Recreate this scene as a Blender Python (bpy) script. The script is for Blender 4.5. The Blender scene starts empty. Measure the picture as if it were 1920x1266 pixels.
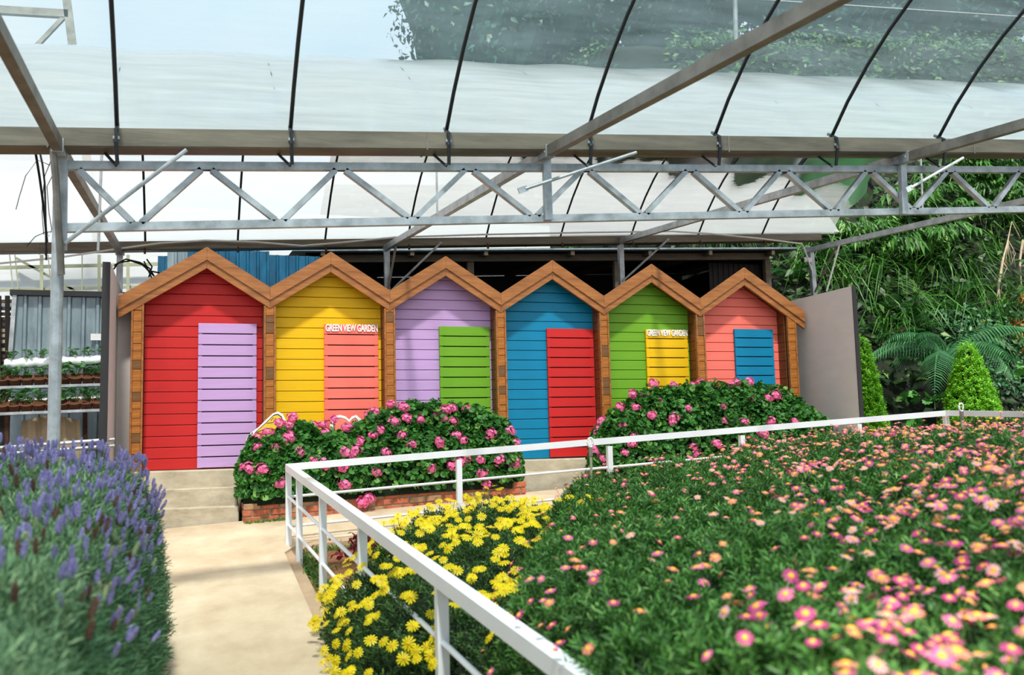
import bpy, bmesh, math, random
import numpy as np
from mathutils import Vector, Matrix

random.seed(7)
rng = np.random.default_rng(11)
S = bpy.context.scene
COL = S.collection

# ------------------------------------------------------------------ camera
F_PX = 1830.0
E = np.array([0.0, 0.0, 1.5])
_x = np.array([5480.0, -61.0, -F_PX]); _x /= np.linalg.norm(_x)
_y = np.array([-612.0, -209.0, -F_PX]); _y -= _x * (_x @ _y); _y /= np.linalg.norm(_y)
_z = np.cross(_x, _y)
R = np.array([_x, _y, _z])                 # world = R @ camera ; X along the huts, Y away, Z up
cam = bpy.data.cameras.new('camera')
cam.sensor_width = 36.0
cam.lens = F_PX / 1920 * 36
cam.clip_start = 0.05
cam.clip_end = 400
cam.dof.use_dof = True
cam.dof.focus_distance = 13.2
cam.dof.aperture_fstop = 2.2
camo = bpy.data.objects.new('camera', cam)
COL.objects.link(camo)
camo.matrix_world = Matrix([list(R[i]) + [E[i]] for i in range(3)] + [[0, 0, 0, 1]])
S.camera = camo

# ------------------------------------------------------------------ sky, sun, exposure
W = bpy.data.worlds.new('sky'); S.world = W; W.use_nodes = True
nt = W.node_tree; nt.nodes.clear()
out = nt.nodes.new('ShaderNodeOutputWorld'); bg = nt.nodes.new('ShaderNodeBackground')
tc = nt.nodes.new('ShaderNodeTexCoord'); ns = nt.nodes.new('ShaderNodeTexNoise'); rp = nt.nodes.new('ShaderNodeValToRGB')
ns.inputs['Scale'].default_value = 2.2; ns.inputs['Detail'].default_value = 4
rp.color_ramp.elements[0].position = 0.32; rp.color_ramp.elements[0].color = (0.60, 0.80, 0.98, 1)
rp.color_ramp.elements[1].position = 0.60; rp.color_ramp.elements[1].color = (0.98, 0.99, 1.0, 1)
nt.links.new(tc.outputs['Generated'], ns.inputs['Vector']); nt.links.new(ns.outputs['Fac'], rp.inputs['Fac'])
nt.links.new(rp.outputs['Color'], bg.inputs['Color']); bg.inputs['Strength'].default_value = 0.95
nt.links.new(bg.outputs['Background'], out.inputs['Surface'])
sl = bpy.data.lights.new('sun', 'SUN'); sl.energy = 7.5; sl.angle = math.radians(4.5); sl.color = (1.0, 0.95, 0.86)
so = bpy.data.objects.new('sun', sl); COL.objects.link(so)
so.rotation_euler = Vector((-0.06, -0.50, 0.86)).to_track_quat('Z', 'Y').to_euler()
so.location = (-4, -8, 14)
S.view_settings.view_transform = 'Standard'; S.view_settings.look = 'None'
S.view_settings.gamma = 1.0; S.view_settings.use_curve_mapping = False
S.view_settings.exposure = 0.06
S.cycles.max_bounces = 8; S.cycles.diffuse_bounces = 3; S.cycles.glossy_bounces = 2
S.cycles.transmission_bounces = 4; S.cycles.transparent_max_bounces = 12
S.cycles.use_denoising = True
S.cycles.sample_clamp_indirect = 6.0

# ------------------------------------------------------------------ measuring helpers (photo pixel -> point on a real plane)
def ray(px, py): return R @ np.array([px - 960.0, 633.0 - py, -F_PX])
def at(px, py, Y):
    d = ray(px, py); return E + d * (Y / d[1])
def atX(px, py, X):
    d = ray(px, py); return E + d * (X / d[0])
def atZ(px, py, Z):
    d = ray(px, py); return E + d * ((Z - E[2]) / d[2])
def gz(X, Y): return 0.438 + 0.055 * (np.clip(X, -3, 14) - 1.06) + 0.082 * (np.minimum(Y, 13.6) - 11.0)
def proj(P):
    c = (np.asarray(P) - E) @ R
    return 960 + F_PX * c[..., 0] / -c[..., 2], 633 - F_PX * c[..., 1] / -c[..., 2]

# ------------------------------------------------------------------ materials
def lin(c): return tuple((v / 255 / 12.92 if v / 255 <= 0.04045 else ((v / 255 + 0.055) / 1.055) ** 2.4) for v in c)
def mat(name, rgb, rough=0.6, var=0.12, scale=6.0, stretch=(1, 1, 1), bump=0.0, bscale=40.0, metal=0.0, rgb2=None, island=0.0, spec=0.4, translucent=0.0, rgb3=None):
    m = bpy.data.materials.new(name); m.use_nodes = True
    t = m.node_tree; t.nodes.clear(); N = t.nodes.new; L = t.links.new
    o = N('ShaderNodeOutputMaterial'); p = N('ShaderNodeBsdfPrincipled')
    c1 = lin(rgb); c2 = lin(rgb2) if rgb2 else tuple(v * (1 - 2.2 * var) for v in c1)
    co = N('ShaderNodeTexCoord'); mp = N('ShaderNodeMapping'); mp.inputs['Scale'].default_value = stretch
    nz = N('ShaderNodeTexNoise'); nz.inputs['Scale'].default_value = scale; nz.inputs['Detail'].default_value = 6; nz.inputs['Roughness'].default_value = 0.65
    L(co.outputs['Object'], mp.inputs['Vector']); L(mp.outputs['Vector'], nz.inputs['Vector'])
    r = N('ShaderNodeValToRGB'); r.color_ramp.elements[0].position = 0.3; r.color_ramp.elements[1].position = 0.68
    r.color_ramp.elements[0].color = (*c2, 1); r.color_ramp.elements[1].color = (*c1, 1)
    L(nz.outputs['Fac'], r.inputs['Fac']); col = r.outputs['Color']
    if island:
        g = N('ShaderNodeNewGeometry'); r2 = N('ShaderNodeValToRGB')
        r2.color_ramp.elements[0].color = (*c2, 1); r2.color_ramp.elements[1].color = (*c1, 1)
        if rgb3:
            e = r2.color_ramp.elements.new(0.85); e.color = (*c1, 1); r2.color_ramp.elements[2].color = (*lin(rgb3), 1)
        L(g.outputs['Random Per Island'], r2.inputs['Fac'])
        mx = N('ShaderNodeMix'); mx.data_type = 'RGBA'; mx.inputs[0].default_value = island
        L(col, mx.inputs[6]); L(r2.outputs['Color'], mx.inputs[7]); col = mx.outputs[2]
    L(col, p.inputs['Base Color'])
    p.inputs['Roughness'].default_value = rough; p.inputs['Metallic'].default_value = metal
    p.inputs['Specular IOR Level'].default_value = spec
    if bump:
        n2 = N('ShaderNodeTexNoise'); n2.inputs['Scale'].default_value = bscale; n2.inputs['Detail'].default_value = 5
        L(mp.outputs['Vector'], n2.inputs['Vector'])
        b = N('ShaderNodeBump'); b.inputs['Strength'].default_value = bump; b.inputs['Distance'].default_value = 0.01
        L(n2.outputs['Fac'], b.inputs['Height']); L(b.outputs['Normal'], p.inputs['Normal'])
    sh = p.outputs['BSDF']
    if translucent:
        tr = N('ShaderNodeBsdfTranslucent'); L(col, tr.inputs['Color'])
        ms = N('ShaderNodeMixShader'); ms.inputs[0].default_value = translucent
        L(sh, ms.inputs[1]); L(tr.outputs['BSDF'], ms.inputs[2]); sh = ms.outputs['Shader']
    L(sh, o.inputs['Surface'])
    return m

def film_mat(name, veil_lo, veil_hi, tint, wrinkle=0.35, stretch=(0.35, 3, 3), haze=0.0, body=(0.92, 0.95, 0.97)):
    m = bpy.data.materials.new(name); m.use_nodes = True
    t = m.node_tree; t.nodes.clear(); N = t.nodes.new; L = t.links.new
    o = N('ShaderNodeOutputMaterial')
    co = N('ShaderNodeTexCoord'); mp = N('ShaderNodeMapping'); mp.inputs['Scale'].default_value = stretch
    L(co.outputs['Object'], mp.inputs['Vector'])
    nz = N('ShaderNodeTexNoise'); nz.inputs['Scale'].default_value = 2.5; nz.inputs['Detail'].default_value = 7; nz.inputs['Roughness'].default_value = 0.62
    L(mp.outputs['Vector'], nz.inputs['Vector'])
    mr = N('ShaderNodeMapRange'); mr.inputs[1].default_value = 0.3; mr.inputs[2].default_value = 0.7
    mr.inputs[3].default_value = veil_lo; mr.inputs[4].default_value = veil_hi
    L(nz.outputs['Fac'], mr.inputs[0])
    b = N('ShaderNodeBump'); b.inputs['Strength'].default_value = wrinkle; b.inputs['Distance'].default_value = 0.05
    n2 = N('ShaderNodeTexNoise'); n2.inputs['Scale'].default_value = 4; n2.inputs['Detail'].default_value = 3
    L(mp.outputs['Vector'], n2.inputs['Vector']); L(n2.outputs['Fac'], b.inputs['Height'])
    tp = N('ShaderNodeBsdfTransparent'); tp.inputs['Color'].default_value = (*tint, 1)
    if haze:
        rf = N('ShaderNodeBsdfRefraction'); rf.inputs['IOR'].default_value = 1.0; rf.inputs['Roughness'].default_value = 0.26; rf.inputs['Color'].default_value = (*tint, 1)
        mh = N('ShaderNodeMixShader'); mh.inputs[0].default_value = haze; L(tp.outputs[0], mh.inputs[1]); L(rf.outputs[0], mh.inputs[2]); tp = mh
    tl = N('ShaderNodeBsdfTranslucent'); tl.inputs['Color'].default_value = (*body, 1)
    df = N('ShaderNodeBsdfDiffuse'); df.inputs['Color'].default_value = (*body, 1)
    gl = N('ShaderNodeBsdfGlossy'); gl.inputs['Roughness'].default_value = 0.18; gl.inputs['Color'].default_value = (0.9, 0.95, 1, 1)
    for s in (tl, df, gl): L(b.outputs['Normal'], s.inputs['Normal'])
    m1 = N('ShaderNodeMixShader'); m1.inputs[0].default_value = 0.45
    L(tl.outputs[0], m1.inputs[1]); L(df.outputs[0], m1.inputs[2])
    m2 = N('ShaderNodeMixShader'); L(mr.outputs[0], m2.inputs[0]); L(tp.outputs[0], m2.inputs[1]); L(m1.outputs[0], m2.inputs[2])
    fr = N('ShaderNodeFresnel'); fr.inputs['IOR'].default_value = 1.25; L(b.outputs['Normal'], fr.inputs['Normal'])
    m3 = N('ShaderNodeMixShader'); L(fr.outputs[0], m3.inputs[0]); L(m2.outputs[0], m3.inputs[1]); L(gl.outputs[0], m3.inputs[2])
    L(m3.outputs[0], o.inputs['Surface'])
    return m

M = {}
M['film_near'] = film_mat('clear_film', 0.12, 0.24, (0.84, 0.94, 0.97), 0.12, haze=0.35, body=(0.60, 0.86, 0.95))
M['film_far'] = film_mat('milky_film', 0.42, 0.56, (0.92, 0.97, 0.98), 0.02)
M['cream_film'] = film_mat('cream_film', 0.90, 0.97, (0.95, 0.96, 0.84), 0.1)
for nm, c in dict(red=(200, 38, 38), yellow=(240, 190, 2), lilac=(196, 160, 214), blue=(0, 128, 172), green=(112, 168, 38), coral=(250, 122, 108)).items():
    M[nm] = mat('paint_' + nm, c, 0.5, 0.05, 3.0, (0.6, 4, 9), 0.15, 60, spec=0.3)
M['wood'] = mat('stained_wood', (176, 114, 60), 0.45, 0.2, 3.0, (0.8, 3, 8), 0.15, 50, rgb2=(122, 74, 36))
M['wood_block'] = mat('block_wood', (190, 118, 45), 0.5, 0.2, 5.0, (1, 3, 6), 0.15, 60, rgb2=(140, 82, 28))
M['wood_block_dark'] = mat('block_wood_dark', (128, 88, 48), 0.55, 0.2, 5.0, (1, 3, 6), 0.15, 60)
M['wood_brown'] = mat('cheek_wood', (130, 76, 34), 0.55, 0.2, 5.0, (3, 1, 8), 0.15, 60, rgb2=(84, 46, 20))
M['dark'] = mat('dark_backing', (26, 22, 20), 0.8)
M['letter'] = mat('letter_white', (245, 245, 245), 0.4, 0.0)
M['wall_grey'] = mat('grey_render', (206, 198, 197), 0.75, 0.04, 2.0, (1, 1, 3), 0.1, 30)
M['wall_black'] = mat('black_edge', (42, 42, 46), 0.6)
M['steel'] = mat('galvanised_steel', (196, 202, 206), 0.42, 0.16, 5.0, (1, 1, 1), 0.08, 30, metal=0.35, rgb2=(132, 138, 140))
M['steel_dark'] = mat('weathered_steel', (146, 140, 130), 0.5, 0.2, 4.0, (1, 1, 1), 0.1, 30, metal=0.3, rgb2=(98, 92, 84))
M['gutter'] = mat('weathered_gutter', (132, 124, 108), 0.5, 0.15, 3.0, (0.4, 1, 3), 0.1, 30, metal=0.3, rgb2=(92, 86, 76))
M['hoop'] = mat('dark_hoop', (52, 56, 60), 0.5, 0.1, metal=0.3)
M['rust'] = mat('rusty_steel', (96, 62, 46), 0.8, 0.25, 12)
M['white'] = mat('white_enamel', (238, 240, 244), 0.4, 0.03, 3.0, spec=0.4)
M['pvc'] = mat('white_plastic', (228, 230, 230), 0.4, 0.03)
M['black'] = mat('black_rubber', (18, 18, 20), 0.5)
M['concrete'] = mat('path_concrete', (214, 196, 168), 0.85, 0.07, 1.6, (1, 0.6, 1), 0.25, 30, rgb2=(180, 158, 128))
M['kerb'] = mat('kerb_concrete', (186, 158, 128), 0.9, 0.1, 3.0, (1, 1, 1), 0.3, 40)
M['step'] = mat('step_concrete', (206, 194, 172), 0.9, 0.12, 3.0, (1, 1, 2), 0.25, 40, rgb2=(160, 148, 126))
M['soil'] = mat('red_soil', (150, 104, 68), 0.95, 0.2, 5.0, bump=0.6, bscale=25, rgb2=(96, 62, 38))
M['hill'] = mat('hill_shade_earth', (16, 28, 12), 0.95, 0.25, 3.0, bump=0.6, bscale=10, rgb2=(6, 11, 5))  # near-black, so the shade of deep plant gaps is in the colour
M['brick'] = mat('old_brick', (196, 112, 82), 0.9, 0.2, 8.0, (1, 1, 1), 0.3, 50, rgb2=(150, 78, 56))
M['brick_pale'] = mat('dusty_brick', (186, 142, 110), 0.9, 0.2, 8.0, (1, 1, 1), 0.3, 50)
M['mortar'] = mat('mortar', (150, 138, 118), 0.95, 0.1, 8.0, bump=0.3)
M['blue_sheet'] = mat('blue_sheet', (10, 104, 142), 0.45, 0.15, 4.0, (2, 2, 0.6), 0.0, rgb2=(4, 66, 98))
M['zinc'] = mat('zinc_sheet', (150, 168, 176), 0.45, 0.2, 3.0, (2, 2, 0.5), 0.0, metal=0.3, rgb2=(104, 120, 128))
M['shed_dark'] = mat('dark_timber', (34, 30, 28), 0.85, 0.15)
M['shed_beam'] = mat('grey_timber', (96, 84, 70), 0.85, 0.2, 6, (0.5, 3, 3))
M['shed_roof'] = mat('dark_roof_sheet', (44, 46, 48), 0.6, 0.1)
M['bag'] = mat('white_polythene', (226, 232, 236), 0.35, 0.05, bump=0.4, bscale=14)
M['pot'] = mat('brown_pot', (120, 74, 52), 0.6, 0.15)
M['potsoil'] = mat('pot_soil', (92, 56, 34), 0.95, 0.25, 20)
M['paper'] = mat('paper', (236, 238, 240), 0.7, 0.0)
M['tarp'] = mat('sacking', (168, 150, 120), 0.9, 0.1, 8)
M['cream_steel'] = mat('pale_green_steel', (150, 156, 130), 0.5, 0.1)
M['sign_yellow'] = mat('sign_yellow', (250, 210, 60), 0.4, 0.05)
M['sign_coral'] = mat('sign_coral', (250, 140, 118), 0.4, 0.03)
M['sign_line'] = mat('sign_line', (36, 40, 60), 0.4)
# foliage
def leafm(name, a, b, c=None, tr=0.25, rough=0.5): return mat(name, a, rough, 0.1, 1.5, rgb2=b, island=0.7, spec=0.35, translucent=tr, rgb3=c)
M['ger_leaf'] = leafm('geranium_leaf', (74, 142, 54), (22, 78, 32), (138, 182, 84))
M['ger_core'] = mat('bush_shade_core', (14, 34, 12), 0.95, 0.2)  # fill for bush interiors, their shade painted as near-black green
M['ger_pink'] = mat('geranium_petal', (252, 142, 192), 0.5, 0.15, 30, rgb2=(236, 86, 152), island=0.6, translucent=0.2)
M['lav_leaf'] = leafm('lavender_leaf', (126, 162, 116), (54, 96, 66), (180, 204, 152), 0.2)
M['lav_shade'] = leafm('lavender_shade_leaf', (84, 128, 84), (34, 72, 46), (120, 160, 108), 0.2)  # darker copy for side-facing leaves, shade put into the colour
M['lav_flower'] = mat('lavender_flower', (182, 174, 220), 0.6, 0.2, 40, rgb2=(122, 114, 180), island=0.5)
M['lav_brown'] = mat('lavender_faded', (120, 88, 72), 0.7, 0.2, 40)
M['lav_pale'] = mat('lavender_bud', (170, 190, 140), 0.7, 0.15, 40)
M['daisy_leaf'] = leafm('daisy_leaf', (92, 150, 62), (14, 54, 24), (150, 190, 104), 0.25)  # tones spread wide to paint in leaf highlights and dark gaps
M['yel_leaf'] = leafm('euryops_leaf', (76, 116, 56), (30, 62, 26), (120, 146, 80), 0.25)
M['yel_petal'] = mat('yellow_petal', (255, 238, 24), 0.5, 0.08, 20, rgb2=(255, 222, 6), island=0.4, translucent=0.4)
M['yel_disc'] = mat('yellow_disc', (236, 178, 10), 0.8, 0.1, 60)
M['pk_petal_a'] = mat('pink_petal', (240, 128, 184), 0.5, 0.1, 20, rgb2=(226, 84, 152), island=0.3, translucent=0.2)
M['pk_petal_b'] = mat('magenta_petal', (216, 70, 150), 0.5, 0.1, 20, rgb2=(190, 40, 120), island=0.3, translucent=0.2)
M['pk_petal_c'] = mat('pale_petal', (250, 192, 200), 0.5, 0.08, 20, rgb2=(248, 168, 176), island=0.3, translucent=0.2)
M['pk_petal_d'] = mat('peach_petal', (248, 160, 130), 0.5, 0.08, 20, rgb2=(238, 130, 120), island=0.3, translucent=0.2)
M['pk_disc'] = mat('orange_disc', (255, 186, 70), 0.8, 0.1, 60, rgb2=(250, 158, 40))
M['cypress'] = leafm('cypress_spray', (136, 206, 44), (62, 136, 18), (180, 228, 84), 0.35)
M['fern'] = leafm('fern_pinna', (74, 134, 66), (26, 76, 40), (116, 164, 96), 0.25)
M['fern_dark'] = leafm('tree_fern_pinna', (66, 126, 74), (22, 66, 40), (104, 160, 108), 0.25)
M['bamboo'] = leafm('bamboo_leaf', (76, 136, 46), (14, 54, 20), (146, 190, 96), 0.2)  # greens darkened to stand in for weaker light on the slope
M['under'] = leafm('undergrowth_leaf', (46, 88, 30), (10, 32, 12), (104, 134, 58), 0.2)  # darkened greens, shade between the hillside plants put into the colour
M['grass'] = leafm('grass_blade', (110, 158, 70), (44, 92, 34), (150, 176, 100), 0.25)
M['tree'] = leafm('tree_leaf', (60, 104, 84), (22, 54, 48), (120, 116, 84), 0.2)
M['tree_core'] = mat('tree_core', (22, 52, 44), 0.95, 0.2, 1.5)
M['bark'] = mat('bark', (78, 66, 52), 0.9, 0.2, 10)
M['straw'] = mat('dry_straw', (206, 188, 160), 0.9, 0.2, 10)
M['stem'] = mat('green_stem', (92, 124, 66), 0.7, 0.1)
M['orange'] = mat('orange_petal', (244, 122, 40), 0.6, 0.15, 30, island=0.4)
M['coleus'] = mat('red_leaf', (150, 22, 46), 0.5, 0.2, 10, rgb2=(70, 8, 24), island=0.6)
M['straw_leaf'] = leafm('strawberry_leaf', (88, 148, 72), (34, 88, 38), (120, 176, 96), 0.25)

# ------------------------------------------------------------------ object helpers
WP = {}                                      # world position of every object that may carry children
def link(name, data, parent=None, loc=(0, 0, 0), rot=None, scale=None):
    o = bpy.data.objects.new(name, data); COL.objects.link(o)
    loc = np.array(loc, float); WP[o.name] = loc
    if parent is not None:
        o.parent = parent; o.location = loc - WP[parent.name]
    else: o.location = loc
    if rot is not None: o.rotation_euler = rot
    if scale is not None: o.scale = scale if hasattr(scale, '__len__') else (scale,) * 3
    return o
def tag(o, label=None, cat=None, group=None, kind=None):
    if label: o['label'] = label
    if cat: o['category'] = cat
    if group: o['group'] = group
    if kind: o['kind'] = kind
    return o
def thing(name, label, cat, loc, group=None):
    return tag(link(name, None, None, loc), label, cat, group)

class MB:
    """collects geometry in world space; build() links it as ONE mesh object"""
    def __init__(s): s.v = []; s.f = []; s.mi = []
    def add(s, vs, fs, mi=0):
        n = len(s.v); s.v += [tuple(map(float, v)) for v in vs]; s.f += [tuple(i + n for i in f) for f in fs]; s.mi += [mi] * len(fs); return s
    def box(s, a, b, mi=0):
        x0, y0, z0 = a; x1, y1, z1 = b
        return s.add([(x0, y0, z0), (x1, y0, z0), (x1, y1, z0), (x0, y1, z0), (x0, y0, z1), (x1, y0, z1), (x1, y1, z1), (x0, y1, z1)],
                     [(0, 3, 2, 1), (4, 5, 6, 7), (0, 1, 5, 4), (1, 2, 6, 5), (2, 3, 7, 6), (3, 0, 4, 7)], mi)
    def bbox(s, a, b, c=0.004, mi=0):
        """box with chamfered vertical/horizontal edges"""
        bm = bmesh.new(); bmesh.ops.create_cube(bm, size=1)
        for v in bm.verts: v.co = [(a[i] + b[i]) / 2 + v.co[i] * (b[i] - a[i]) for i in range(3)]
        bmesh.ops.bevel(bm, geom=bm.edges[:], offset=c, segments=1, affect='EDGES')
        bm.verts.ensure_lookup_table()
        s.add([v.co[:] for v in bm.verts], [[v.index for v in f.verts] for f in bm.faces], mi); bm.free(); return s
    def beam(s, p, q, w, h, up=(0, 0, 1), mi=0):
        p = np.array(p, float); q = np.array(q, float); d = q - p; d /= np.linalg.norm(d)
        u = np.array(up, float); sd = np.cross(d, u); sd /= np.linalg.norm(sd); u = np.cross(sd, d)
        c = [(-1, -1), (1, -1), (1, 1), (-1, 1)]
        vs = [e + sd * (a * w / 2) + u * (b * h / 2) for e in (p, q) for a, b in c]
        return s.add(vs, [(0, 1, 2, 3), (7, 6, 5, 4), (0, 4, 5, 1), (1, 5, 6, 2), (2, 6, 7, 3), (3, 7, 4, 0)], mi)
    def tube(s, pts, r, n=8, mi=0, cap=True):
        pts = [np.array(p, float) for p in pts]; rs = r if hasattr(r, '__len__') else [r] * len(pts); rings = []
        for i, p in enumerate(pts):
            d = pts[min(i + 1, len(pts) - 1)] - pts[max(i - 1, 0)]; d /= np.linalg.norm(d)
            a = np.cross(d, (0, 0, 1) if abs(d[2]) < 0.9 else (1, 0, 0)); a /= np.linalg.norm(a); b = np.cross(d, a)
            rings += [p + rs[i] * (math.cos(t) * a + math.sin(t) * b) for t in [2 * math.pi * k / n for k in range(n)]]
        fs = [(i * n + k, i * n + (k + 1) % n, (i + 1) * n + (k + 1) % n, (i + 1) * n + k) for i in range(len(pts) - 1) for k in range(n)]
        if cap: fs += [tuple(range(n))[::-1], tuple((len(pts) - 1) * n + k for k in range(n))]
        return s.add(rings, fs, mi)
    def prism(s, poly, y0, y1, mi=0):
        """polygon in X-Z extruded along Y"""
        n = len(poly)
        vs = [(x, y0, z) for x, z in poly] + [(x, y1, z) for x, z in poly]
        fs = [tuple(range(n)), tuple(range(2 * n - 1, n - 1, -1))] + [(i, i + n, (i + 1) % n + n, (i + 1) % n) for i in range(n)]
        return s.add(vs, fs, mi)
    def lathe(s, c, prof, n=12, mi=0):
        vs = [(c[0] + r * math.cos(2 * math.pi * k / n), c[1] + r * math.sin(2 * math.pi * k / n), c[2] + z) for r, z in prof for k in range(n)]
        fs = [(i * n + k, i * n + (k + 1) % n, (i + 1) * n + (k + 1) % n, (i + 1) * n + k) for i in range(len(prof) - 1) for k in range(n)]
        return s.add(vs, fs, mi)
    def mesh(s, name, mats, origin=(0, 0, 0), smooth=False):
        me = bpy.data.meshes.new(name); o = np.array(origin, float)
        me.from_pydata([tuple(np.array(v) - o) for v in s.v], [], s.f)
        for m in (mats if isinstance(mats, (list, tuple)) else [mats]): me.materials.append(m)
        if len(set(s.mi)) > 1 or (s.mi and s.mi[0]): me.polygons.foreach_set('material_index', s.mi)
        if smooth: me.polygons.foreach_set('use_smooth', [True] * len(s.f))
        bm = bmesh.new(); bm.from_mesh(me); bmesh.ops.recalc_face_normals(bm, faces=bm.faces[:]); bm.to_mesh(me); bm.free()
        return me
    def build(s, name, mats, parent=None, origin=None, smooth=False):
        if origin is None: origin = WP[parent.name] if parent is not None else np.mean(np.array(s.v), 0) * (1, 1, 0) + (0, 0, min(v[2] for v in s.v))
        return link(name, s.mesh(name, mats, origin, smooth), parent, origin)

def np_mesh(name, V, Fc, mats, mi=None, smooth=False):
    """fast mesh from arrays; Fc is (faces, corners)"""
    me = bpy.data.meshes.new(name); nf, c = Fc.shape
    me.vertices.add(len(V)); me.vertices.foreach_set('co', np.ascontiguousarray(V, np.float32).ravel())
    me.loops.add(nf * c); me.loops.foreach_set('vertex_index', np.ascontiguousarray(Fc, np.int32).ravel())
    me.polygons.add(nf); me.polygons.foreach_set('loop_start', np.arange(0, nf * c, c, dtype=np.int32))
    if mi is not None: me.polygons.foreach_set('material_index', np.ascontiguousarray(mi, np.int32))
    if smooth: me.polygons.foreach_set('use_smooth', np.ones(nf, bool))
    for m in (mats if isinstance(mats, (list, tuple)) else [mats]): me.materials.append(m)
    me.update(calc_edges=True); return me
def strew(tv, tf, B, T, sc):
    """copies of a template: B (n,3,3) columns = axes, T (n,3), sc (n,) -> V, F"""
    n, k = len(T), len(tv)
    V = np.einsum('nij,kj->nki', B, tv) * np.asarray(sc).reshape(-1, 1, 1) + T[:, None, :]
    Fc = (tf[None] + (np.arange(n) * k)[:, None, None]).reshape(-1, tf.shape[1])
    return V.reshape(-1, 3), Fc
def frames(Nn, spin=None):
    """orthonormal frames whose z axis is Nn, random spin"""
    n = len(Nn); Nn = Nn / np.linalg.norm(Nn, axis=1, keepdims=True)
    h = np.where(np.abs(Nn[:, 2:3]) < 0.9, np.array([[0, 0, 1.0]]), np.array([[1.0, 0, 0]]))
    a = np.cross(h, Nn); a /= np.linalg.norm(a, axis=1, keepdims=True); b = np.cross(Nn, a)
    t = rng.uniform(0, 2 * np.pi, n) if spin is None else spin
    c, s_ = np.cos(t)[:, None], np.sin(t)[:, None]
    return np.stack([a * c + b * s_, b * c - a * s_, Nn], axis=2)
def jitter(Nn, k): 
    v = Nn + rng.normal(0, k, Nn.shape); return v / np.linalg.norm(v, axis=1, keepdims=True)
def quat_euler(B): return Matrix(B.tolist()).to_euler()

# ------------------------------------------------------------------ templates
def t_lobed(n=9, cup=0.18):            # geranium leaf: lobed round leaf as triangles
    vs = [(0, 0, -cup)]
    for k in range(n * 2):
        a = 2 * math.pi * k / (n * 2) * 0.94; r = 1.0 if k % 2 == 0 else 0.80
        vs.append((r * math.cos(a), r * math.sin(a), 0.06 * math.sin(3 * a)))
    return np.array(vs), np.array([(0, k + 1, k + 2) for k in range(n * 2 - 1)])
def t_blade(seg=4, w=0.06, bend=0.5, L=1.0):   # arching blade along +z, bending to +x
    vs = []; 
    for i in range(seg + 1):
        t = i / seg; a = bend * t * t
        wd = w * (1 - t ** 2.2) * (0.55 + 0.9 * min(t * 3, 1) * 0.5) + 0.002
        x, z = L * t * math.sin(a), L * t * math.cos(a)
        vs += [(x, -wd, z), (x, wd, z)]
    return np.array(vs), np.array([(2 * i, 2 * i + 1, 2 * i + 3, 2 * i + 2) for i in range(seg)])
def t_lance(w=0.22):                    # short lance-shaped leaf along +x lying in xy, folded on the midrib
    vs = [(0, 0, 0), (0.35, w, 0.05), (1, 0, -0.12), (0.35, -w, 0.05), (0.4, 0, 0)]
    return np.array(vs), np.array([(0, 4, 1), (4, 2, 1), (0, 3, 4), (4, 3, 2)])
def merge(parts):
    vs, fs, n = [], [], 0
    for v, f in parts: vs.append(v); fs.append(f + n); n += len(v)
    return np.concatenate(vs), np.concatenate(fs)
def rotz(a): c, s_ = math.cos(a), math.sin(a); return np.array([[c, -s_, 0], [s_, c, 0], [0, 0, 1]])
def rotx(a): c, s_ = math.cos(a), math.sin(a); return np.array([[1, 0, 0], [0, c, -s_], [0, s_, c]])
def roty(a): c, s_ = math.cos(a), math.sin(a); return np.array([[c, 0, s_], [0, 1, 0], [-s_, 0, c]])
def t_sprig(n=12, leaf=0.32, w=0.045, lift=0.7, L=1.0):  # upright sprig: narrow leaves round a stem
    parts = []; lv = np.array([(0, -w * .5, 0), (0, w * .5, 0), (leaf * .6, w, leaf * .05), (leaf * .6, -w, leaf * .05), (leaf, 0, -leaf * .06)])
    lf = np.array([(0, 1, 2), (0, 2, 3), (3, 2, 4)])
    for i in range(n):
        v = lv @ roty(-lift + random.uniform(-.3, .3)).T @ rotz(i * 2.4 + random.uniform(-.3, .3)).T + (0, 0, L * (0.1 + 0.9 * i / n))
        parts.append((v, lf))
    st = np.array([(-.008, 0, 0), (.008, 0, 0), (0, 0, L)]); parts.append((st, np.array([(0, 1, 2)])))
    return merge(parts)
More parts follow.
